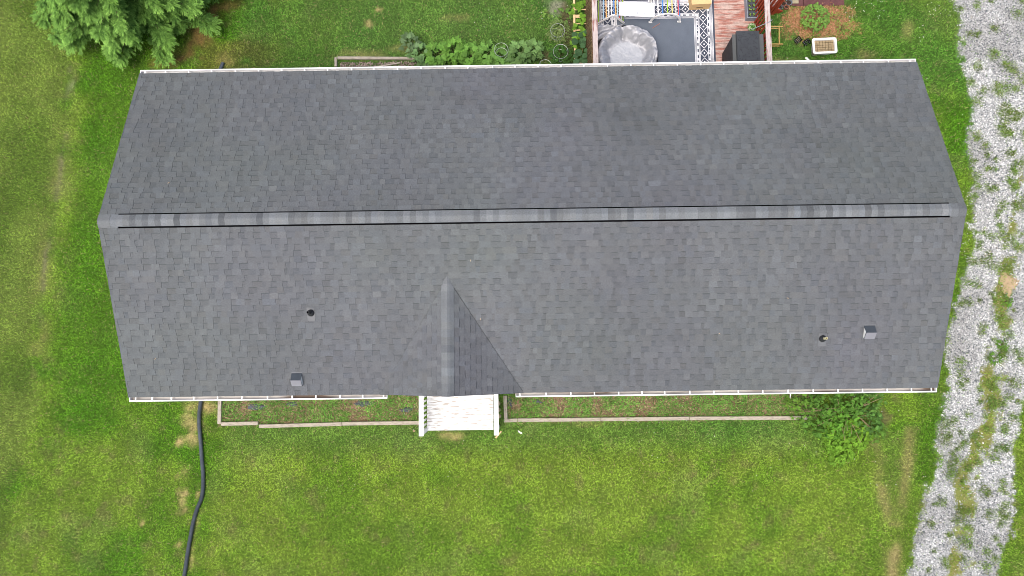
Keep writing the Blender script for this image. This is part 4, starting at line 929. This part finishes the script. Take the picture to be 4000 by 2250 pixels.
# tomato hoops
def hoop(a, b, r_, label, two=False):
    c0 = U(a, b, .6); root = thing('wire_hoop', (c0.x, c0.y, 0), label, 'plant cage', 'round wire plant cages'); 
    for z_, rr in ((.62, r_), (.35, r_ * .85)):
        m_ = MB(); m_.tube([(rr * math.cos(t_), rr * math.sin(t_), z_) for t_ in [6.2832 * j / 28 for j in range(28)]], .0045, 5, closed=True); m_.build('ring', M['wire'], root)
    m_ = MB()
    for j in range(3):
        t_ = j * 2.094 + .4; m_.tube([(r_ * math.cos(t_), r_ * math.sin(t_), .62), (r_ * .5 * math.cos(t_), r_ * .5 * math.sin(t_), -.02)], .004, 5)
    m_.build('wire_leg', M['wire'], root)
hoop(2178, 120, .20, 'wire cage around the feathery tomato plant'); hoop(2190, 202, .21, 'wire cage around the glossy pepper plant, nearest the trellis'); hoop(1958, 195, .20, 'lone wire cage standing in the eggplant row')
hoop(2130, 258, .18, 'wire cage half hidden by the rear gutter')

# trellis with vines
tx0, tx1 = 1.22, 1.70; tl = thing('trellis', (1.45, 6, 0), 'pale pine ladder trellis beside the twig screen', 'trellis'); TLO = (1.45, 6, 0)
zt = .35
a = U(2243, 100, zt); tx0 = a.x
m_ = MB(); m_.box(tx0 - .02, tx0 + .035, 4.3, 8.2, zt - .03, zt); m_.build('rail', M['lightwood'], tl, TLO)
m_ = MB(); m_.box(tx0 + .50, tx0 + .54, 4.3, 8.2, zt - .03, zt); m_.build('rail', M['lightwood'], tl, TLO)
for py in (247, 150, 118, 93, 64, 38, 14, -14, -40, -70):
    yy = U(2270, py, zt).y; wd_ = .045 if py in (64,) else .014; m_ = MB(); m_.box(tx0 - .03, tx0 + .50, yy - wd_, yy + wd_, zt + .001, zt + .018); m_.build('lath', M['lightwood'], tl, TLO)
for yy in (4.4, 6.0, 7.9):
    for xx in (tx0, tx0 + .52): m_ = MB(); m_.box(xx - .015, xx + .015, yy - .015, yy + .015, 0, zt - .031); m_.build('leg', M['lightwood'], tl, TLO)
lm = MB(); sm = MB(); vt = thing('squash_vine', (1.45, 5, 0), 'dark round leaved squash vine over the lower end of the trellis', 'vine')
for j in range(34):
    p_ = U(random.uniform(2250, 2305), random.uniform(125, 262), .45); leaf(lm, (p_.x - 1.45, p_.y - 5, .38 + random.random() * .14), random.random() * 6.28, random.uniform(.13, .20), .1, 'round', tuple(A_([.06, .13, .055]) * random.uniform(.75, 1.3)), fold=.12, droop=.15)
sm.tube([U(2285, 262, .1) - Vector((1.45, 5, 0)), U(2275, 200, .42) - Vector((1.45, 5, 0)), U(2285, 130, .42) - Vector((1.45, 5, 0))], .007, 5); lm.build('foliage', M['leaf'], vt); sm.build('stem', M['stem'], vt)
lm = MB(); sm = MB(); vt = thing('gourd_vine', (1.45, 7, 0), 'bright yellow green lobed vine climbing the upper end of the trellis', 'vine')
for a, b in ((2250, 5), (2262, 12), (2285, 22), (2250, 40), (2240, 50), (2226, 40), (2272, 62), (2268, 75), (2275, 85), (2250, 105), (2262, 98), (2278, 122), (2270, 130), (2248, 142), (2255, 148), (2265, 35), (2290, 15), (2282, 70), (2246, 22), (2276, 112), (2240, 172), (2258, 155)):
    for m_ in range(2):
        p_ = U(a + random.uniform(-6, 6), b + random.uniform(-5, 5), .45); leaf(lm, (p_.x - 1.45, p_.y - 7, .40 + random.random() * .1), random.random() * 6.28, random.uniform(.12, .18), .15, 'lobed', tuple(A_([.13, .27, .03]) * random.uniform(.8, 1.25)), fold=.12)
sm.tube([(0, -.9, .35), (.05, -.2, .42), (-.02, .6, .42)], .006, 5); lm.build('foliage', M['leaf'], vt); sm.build('stem', M['stem'], vt)

# grill with lid
gz = DZ + .95; A1, A2 = U(2882, 238, gz), U(2966, 119, gz)
gr = thing('covered_grill', ((A1.x + A2.x) / 2, (A1.y + A2.y) / 2, DZ), 'black covered grill standing against the right deck railing', 'grill'); GO = tuple(gr.location)
hx_, hy_ = (A2.x - A1.x) / 2, (A2.y - A1.y) / 2
m_ = MB(); B0 = [(-hx_ - .16, -hy_ - .02), (hx_ + .02, -hy_ - .02), (hx_ + .02, hy_ - .08), (-hx_ - .16, hy_ - .20), ]
lowp = [(-hx_ - .15, -hy_ + .0, .02), (hx_ + .08, -hy_ + .0, .02), (hx_ + .08, hy_ - .10, .02), (-hx_ - .15, hy_ - .25, .02)]; hip = [(-hx_ - .13, -hy_, .80), (hx_ + .1, -hy_, .80), (hx_ + .1, hy_ - .03, .80), (-hx_ - .08, hy_ - .06, .80)]
m_.hexa(lowp + hip); m_.build('cover', M['grillfab'], gr, bevel=.03)
m_ = MB(); m_.box(-hx_ - .09, hx_ + .14, -hy_ + .03, hy_ - .05, .806, .85); m_.build('shelf', M['greypanel'], gr, bevel=.006)
m_ = MB(); m_.box(-hx_, hx_, -hy_, hy_, .856, .93); m_.box(-hx_ + .015, hx_ - .015, -hy_ + .015, -hy_ + .03, .931, .940); m_.box(-hx_ + .015, hx_ - .015, hy_ - .03, hy_ - .015, .931, .940); m_.box(-hx_ + .015, -hx_ + .03, -hy_ + .031, hy_ - .031, .931, .940); m_.box(hx_ - .03, hx_ - .015, -hy_ + .031, hy_ - .031, .931, .940)
cnt = 0; pts_ = []
while cnt < 130:
    xx, yy = random.uniform(-hx_ + .05, hx_ - .05), random.uniform(-hy_ + .05, hy_ - .05)
    if all((xx - a) ** 2 + (yy - b) ** 2 > .03 ** 2 for a, b in pts_):
        pts_.append((xx, yy)); th = random.random() * 6.28; l_, w_ = .026, .009; c_, s2 = math.cos(th), math.sin(th)
        m_.poly([(xx + u_ * c_ - v_ * s2, yy + u_ * s2 + v_ * c_, .9325) for u_, v_ in ((l_, 0), (l_ * .3, w_), (-l_ * .5, w_ * .8), (-l_, 0), (-l_ * .5, -w_ * .8), (l_ * .3, -w_))], mi=1)
    cnt += 1
m_.build('lid', [M['lid'], M['lidleaf']], gr)
# plant tray, ball plant, rod
t0, t1 = U(2919, 70, DZ + .2), U(2958, 2, DZ + .2); cx_, w2 = (t0.x + t1.x) / 2, (t1.x - t0.x) / 2; tr = thing('planter_box', (cx_, t0.y + .55, DZ), 'long grey planter holding a black seedling tray against the right railing', 'planter'); TR = tuple(tr.location)
m_ = MB(); ly = .55
for (a0_, a1_, b0, b1) in ((-w2, w2, -ly, -ly + .018), (-w2, w2, ly - .018, ly), (-w2, -w2 + .018, -ly + .0185, ly - .0185), (w2 - .018, w2, -ly + .0185, ly - .0185)): m_.box(a0_, a1_, b0, b1, 0, .2)
m_.build('trough', M['potgrey'], tr); m_ = MB(); m_.box(-w2 + .02, w2 - .02, -ly + .02, ly - .02, .02, .155); m_.build('tray', M['ventdark'], tr)
holes = MB(); sd_m = MB()
for r_ in range(8):
    for c_ in range(2):
        hx2, hy2 = (-.052 + c_ * .104), -ly + .12 + r_ * .13
        holes.prism([(hx2 + .04 * math.cos(6.283 * j / 12), hy2 + .04 * math.sin(6.283 * j / 12)) for j in range(12)], .156, .159)
        for j in range(5): leaf(sd_m, (hx2 + random.uniform(-.012, .012), hy2 + random.uniform(-.012, .012), .162), random.random() * 6.28, .05, .6, 'oval', tuple(A_([.20, .32, .07]) * random.uniform(.7, 1.2)))
holes.build('soil_plug', M['soil'], tr)
o = sd_m.build('seedlings', M['leaf'], None, (0, 0, 0)); o.location = tr.location; tag(o, 'pairs of tiny seedlings sprouting in the black tray by the railing', 'seedlings')
m_ = MB(); bp_ = U(2940, 103, DZ + .2); root = thing('potted_plant', (bp_.x, bp_.y, DZ), 'round variegated green and white plant in a small pot behind the grill', 'potted plant')
m_.lathe(0, 0, [(.0, .0), (.06, 0), (.085, .14), (.07, .14), (.07, .12), (0, .12)], 18); m_.build('pot', M['greypanel'], root)
m_ = MB()
for j in range(130):
    th = random.random() * 6.28; rr = .085 * math.sqrt(random.random()); w_ = random.random() < .3
    leaf(m_, (rr * math.cos(th), rr * math.sin(th), .13 + .07 * (1 - (rr / .09) ** 2)), th + random.gauss(0, .4), .05, .2, 'oval', (.55, .62, .42) if w_ else tuple(A_([.09, .22, .04]) * random.uniform(.7, 1.3)))
m_.build('foliage', M['leaf'], root)
m_ = MB(); m_.tube([U(2935, 116, DZ + .85), U(3008, 84, 1.675), U(3017, 76, 1.72)], .009, 8); o = m_.build('metal_rod', M['potgrey'], None, tuple(U(2935, 116, DZ + .85))); tag(o, 'thin grey metal rod leaning across the right deck railing', 'rod')

# bamboo stand outside the deck
st_ = thing('bamboo_stand', (7.0, 5.4, 0), 'light bamboo open frame stand lying on the grass outside the deck', 'stand'); 
def bmb(a, b, nm): m_ = MB(); m_.tube([Vector(a), Vector(b)], .017, 8); m_.build(nm, M['bamboo'], st_, (7.0, 5.4, 0))
zt_ = .62
for py in (103, 172): bmb(U(3002, py, zt_), U(3059, py - 0, zt_), 'rail')
for py in (111, 180): bmb(U(2972, py, .22), U(3045, py, .22), 'rail')
for px in (3010, 3044): bmb(U(px, 103, zt_ - .02), U(px, 172, zt_ - .02), 'crossbar')
for (a, b) in (((3056, 103), (3040, 113)), ((3057, 172), (3038, 182)), ((3006, 103), (2990, 113)), ((3006, 172), (2990, 182))): bmb(U(*a, zt_ - .02), U(b[0], b[1], 0), 'leg')
# white tub
tz = .32; q0, q1 = U(3176, 209, tz), U(3268, 147, tz); cx_, cy_ = (q0.x + q1.x) / 2, (q0.y + q1.y) / 2; w2, h2 = (q1.x - q0.x) / 2, (q1.y - q0.y) / 2
tub = thing('storage_tub', (cx_, cy_, 0), 'white plastic tub filled with brown square cells beside the mulch', 'tub', rz=.03)
def rrect(w_, h_, r_, n_=5):
    o_ = []
    for cx, cy, a0_ in ((w_ - r_, h_ - r_, 0), (-w_ + r_, h_ - r_, 90), (-w_ + r_, -h_ + r_, 180), (w_ - r_, -h_ + r_, 270)):
        for j in range(n_ + 1): t_ = R(a0_ + 90 * j / n_); o_.append((cx + r_ * math.cos(t_), cy + r_ * math.sin(t_)))
    return o_
m_ = MB(); lv = [(rrect(w2 * .74, h2 * .66, .05), 0), (rrect(w2 * .88, h2 * .84, .05), tz - .04), (rrect(w2, h2, .06), tz - .035), (rrect(w2, h2, .06), tz), (rrect(w2 * .83, h2 * .76, .03), tz), (rrect(w2 * .81, h2 * .74, .03), tz - .06)]
n_ = len(lv[0][0])
for o_, z_ in lv: m_.v += [(a, b, z_) for a, b in o_]
for l_ in range(len(lv) - 1):
    for j in range(n_): m_.f.append((l_ * n_ + j, l_ * n_ + (j + 1) % n_, (l_ + 1) * n_ + (j + 1) % n_, (l_ + 1) * n_ + j)); m_.c.append((1, 1, 1)); m_.m.append(0)
m_.build('tub_body', M['tote'], tub)
m_ = MB(); iw, ih = w2 * .81, h2 * .74; m_.box(-iw, iw, -ih, ih, .1, tz - .075, mi=0); nx2, ny2 = 7, 5
for a in range(nx2):
    for b in range(ny2):
        x0, x1 = -iw + 2 * iw * a / nx2, -iw + 2 * iw * (a + 1) / nx2; y0, y1 = -ih + 2 * ih * b / ny2, -ih + 2 * ih * (b + 1) / ny2; g_ = .006
        m_.box(x0 + g_, x1 - g_, y0 + g_, y1 - g_, tz - .0745, tz - .045 + random.uniform(-.01, .005), mi=1)
m_.build('cell_tray', [M['celltop'], M['cell']], tub)
# black cell packs
for a, b, rz_, lb in ((3117, 156, .65, 'black seedling cell pack left of the other, filled with water'), (3152, 165, .5, 'empty black seedling cell pack next to the white tub')):
    c0 = U(a, b, .05); root = thing('cell_pack', c0 - Vector((0, 0, .05)), lb, 'cell pack', 'black seedling cell packs on the grass', rz=rz_)
    m_ = MB()
    for j in range(4): m_.box(-.10, .10, -.075 + j * .05 - .006, -.075 + j * .05 + .006, 0, .06)
    for j in range(5): 
        for k in range(3): m_.box(-.10 + j * .05 - .006, -.10 + j * .05 + .006, -.0685 + k * .05, -.0315 + k * .05, 0, .059)
    m_.build('cell_walls', M['black'], root); m_ = MB(); m_.box(-.09, .09, -.068, .068, .002, .02); m_.build('cell_base', M['water'] if a < 3130 else M['potgrey'], root)
# pots by the stair
for a, b, r_, m1, lb in ((3050, 27, .07, 'potgrey', 'small blue grey pot at the foot of the deck stairs'), (3062, 13, .085, 'terra', 'terracotta pot between the blue grey pots'), (3073, 26, .07, 'terra', 'smaller terracotta pot resting by the maroon pavers'), (3082, 8, .10, 'potgrey', 'largest blue grey pot beside the beige slab'), (3058, -6, .08, 'potgrey', 'blue grey pot half out of the picture by the stairs')):
    c0 = U(a, b, .14); root = thing('flower_pot', (c0.x, c0.y, 0), lb, 'pot', 'pots at the foot of the deck stairs'); m_ = MB()
    m_.lathe(0, 0, [(0, 0), (r_ * .7, 0), (r_, .15), (r_ * .88, .15), (r_ * .82, .08)], 20); m_.build('pot_body', M[m1], root); m_ = MB(); m_.prism([(r_ * .83 * math.cos(6.283 * j / 16), r_ * .83 * math.sin(6.283 * j / 16)) for j in range(16)], .06, .085); m_.build('soil', M['soil'], root)
# pavers
p0 = U(3082, 28); pw = .40
for r_ in range(3):
    for c_ in range(4):
        mb = MB(); mb.box(-pw / 2 + .006, pw / 2 - .006, -.14, .14, 0, .04); o = mb.build('paver', M['paver'], bevel=.006); o.location = (p0.x + .22 + c_ * pw, p0.y + .16 + r_ * .29, .0); o.rotation_euler = (random.uniform(-.01, .01), 0, random.uniform(-.01, .01))
        tag(o, ['maroon paver of the row nearest the mulch', 'maroon paver in the middle row of the path', 'maroon paver in the far row of the path'][r_] + [', next to the pots', ', second from the pots', ', third from the pots', ', at the lawn end'][c_], 'paver', 'maroon pavers above the mulch')
mb = MB(); mb.box(-.09, .09, -.09, .09, 0, .03); o = mb.build('stepping_slab', M['beige'], bevel=.006); c0 = U(3107, 2, .06); o.location = (c0.x, c0.y, .041); tag(o, 'small square beige slab lying on the maroon pavers', 'slab')
# small litter
def scrap(a, b, pts, lab, m='white', z=.04, nm='paper_scrap', cat='scrap', h=.01):
    c0 = U(a, b, z); mb = MB(); mb.prism(pts, 0, h); o = mb.build(nm, M[m]); o.location = (c0.x, c0.y, z); o.rotation_euler = (.1, -.08, 0); tag(o, lab, cat)
scrap(2031, 1687, [(-.06, .05), (-.02, .03), (.03, .0), (.07, -.03), (.05, -.06), (.0, -.04), (-.04, -.01)], 'crumpled white scrap on the lawn right of the porch')
scrap(3153, 231, [(-.06, .05), (.0, .05), (.06, -.02), (.07, -.05), (.0, -.03), (-.05, .01)], 'white scrap lying just above the rear gutter')
scrap(1947, 1697, [(-.10, -.09), (-.06, -.10), (.10, .08), (.07, .10)], 'pale wooden offcut beside the right porch post', 'lightwood', .06, 'wood_offcut', 'offcut', .03)
scrap(3085, 1548, [(-.012, -.08), (.012, -.08), (.03, .08), (.01, .08)], 'short white stick standing in the right front bed', 'white', .08, 'white_stick', 'stick', .015)
scrap(1618, 1683, [(-.03, -.03), (.03, -.025), (.035, .02), (0, .035), (-.03, .02)], 'tan stone beside the left porch post', 'cell', .02, 'stone', 'stone', .03)
for a, b, s_, lb in ((1945, 1575, .07, 'rounded grey rock next to the porch, uppermost of three'), (1948, 1600, .055, 'grey rock next to the porch, middle of three'), (1950, 1625, .06, 'grey rock next to the porch, lowest of three')):
    c0 = U(a, b, 0); mb = MB(); mb.lathe(0, 0, [(0, 0), (s_, 0), (s_ * 1.1, s_ * .5), (s_ * .8, s_ * .95), (0, s_ * 1.05)], 9); o = mb.build('rock', M['beige'], smooth=True); o.location = (c0.x, c0.y, 0); o.rotation_euler = (0, 0, random.random() * 3); tag(o, lb, 'rock', 'rocks beside the porch')
# bare dirt mound on the drive
c0 = U(3940, 1108); mb = MB(); nr_, na_ = 8, 28
for i_ in range(nr_):
    for j in range(na_):
        t_ = 6.283 * j / na_; rr = i_ / (nr_ - 1); k = .30 * (1 + .25 * math.sin(t_ * 3 + 1) + .12 * math.sin(t_ * 7)); mb.v.append((k * rr * math.cos(t_) * .8, k * rr * math.sin(t_), .035 * (1 - rr * rr) + .006))
for i_ in range(nr_ - 1):
    for j in range(na_): mb.f.append((i_ * na_ + j, i_ * na_ + (j + 1) % na_, (i_ + 1) * na_ + (j + 1) % na_, (i_ + 1) * na_ + j)); mb.c.append((1, 1, 1)); mb.m.append(0)
o = mb.build('dirt_mound', M['dirt'], smooth=True); o.location = c0; tag(o, kind='structure')

# ================================================================== CONIFER
tb = U(568, -32); tree = thing('conifer_tree', (tb.x, tb.y, 0), 'big feathery green conifer at the top left corner of the lot', 'tree')
TH = 7.2
mb = MB(); mb.tube([(0, 0, -.05), (.03, .02, 1.5), (-.02, .03, 4), (0, 0, TH * .97)], [.17, .14, .08, .015], 10)
nb = 270; lv = []; lc = []; lt = []
def frond(P0, d, n_, L, wv, tip):
    """flat fan of pointed leaflets along a spine"""
    d = d / np.linalg.norm(d); up = A_([0, 0, 1.0]); s1 = np.cross(d, up); s1 /= np.linalg.norm(s1) + 1e-6; nm = np.cross(s1, d)
    roll = rng.normal(0, .35); s1, nm = s1 * math.cos(roll) + nm * math.sin(roll), nm * math.cos(roll) - s1 * math.sin(roll)
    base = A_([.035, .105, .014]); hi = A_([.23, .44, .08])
    for j in range(n_):
        t_ = (j + .5) / n_; sgn = 1 if j % 2 else -1
        p = P0 + d * L * t_ * .75 + up * (-.12 * L * t_ * t_)
        dr_ = d * (1.0) + s1 * sgn * rng.uniform(.25, 1.05) * (1 - .5 * t_) + nm * rng.normal(.05, .22); dr_ /= np.linalg.norm(dr_)
        ll = L * rng.uniform(.28, .5) * (1 - .25 * t_); e = p + dr_ * ll + A_([0, 0, -.10 * ll]); sw = np.cross(dr_, nm); sw = sw / (np.linalg.norm(sw) + 1e-6) * wv * rng.uniform(.7, 1.3)
        m1 = p + (e - p) * .45
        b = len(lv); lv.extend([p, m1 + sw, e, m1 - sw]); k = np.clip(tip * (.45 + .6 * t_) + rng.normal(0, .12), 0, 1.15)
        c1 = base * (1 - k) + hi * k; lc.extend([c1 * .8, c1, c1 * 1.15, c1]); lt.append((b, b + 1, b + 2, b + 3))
for ib in range(nb):
    t_ = (ib + .5) / nb; z0 = .25 + (TH - .4) * t_ ** 1.3; az = ib * 2.39996 + rng.normal(0, .2)
    env = 1 - (z0 / TH) ** 1.15; asy = 1 + .12 * math.sin(az * 2 + 1) + .10 * math.sin(az * 3 + .5)
    Rb = (2.42 * env * asy + .15) * rng.uniform(.74, 1.12)
    D = A_([math.cos(az), math.sin(az), rng.normal(.10 if z0 > 3 else -.02, .08)]); st0 = A_([0, 0, z0])
    mb.tube([tuple(st0), tuple(st0 + D * Rb * .5 + A_([0, 0, .02 * Rb])), tuple(st0 + D * Rb * .93 + A_([0, 0, .08 * Rb]))], [.03, .018, .006], 4)
    nf = int(7 + 8.5 * Rb)
    for k in range(nf):       # sprays: each a fan of fronds at the end of a side twig
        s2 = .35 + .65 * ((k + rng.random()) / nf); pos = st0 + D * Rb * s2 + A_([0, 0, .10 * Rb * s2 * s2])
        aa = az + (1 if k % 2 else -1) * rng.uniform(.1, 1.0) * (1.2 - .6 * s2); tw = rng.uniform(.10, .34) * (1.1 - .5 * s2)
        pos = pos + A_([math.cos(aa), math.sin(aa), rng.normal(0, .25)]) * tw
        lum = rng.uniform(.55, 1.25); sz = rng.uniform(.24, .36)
        for m_ in range(5):
            a3 = aa + (m_ - 2) * .42 + rng.normal(0, .1); dd = A_([math.cos(a3), math.sin(a3), rng.normal(-.18, .12)])
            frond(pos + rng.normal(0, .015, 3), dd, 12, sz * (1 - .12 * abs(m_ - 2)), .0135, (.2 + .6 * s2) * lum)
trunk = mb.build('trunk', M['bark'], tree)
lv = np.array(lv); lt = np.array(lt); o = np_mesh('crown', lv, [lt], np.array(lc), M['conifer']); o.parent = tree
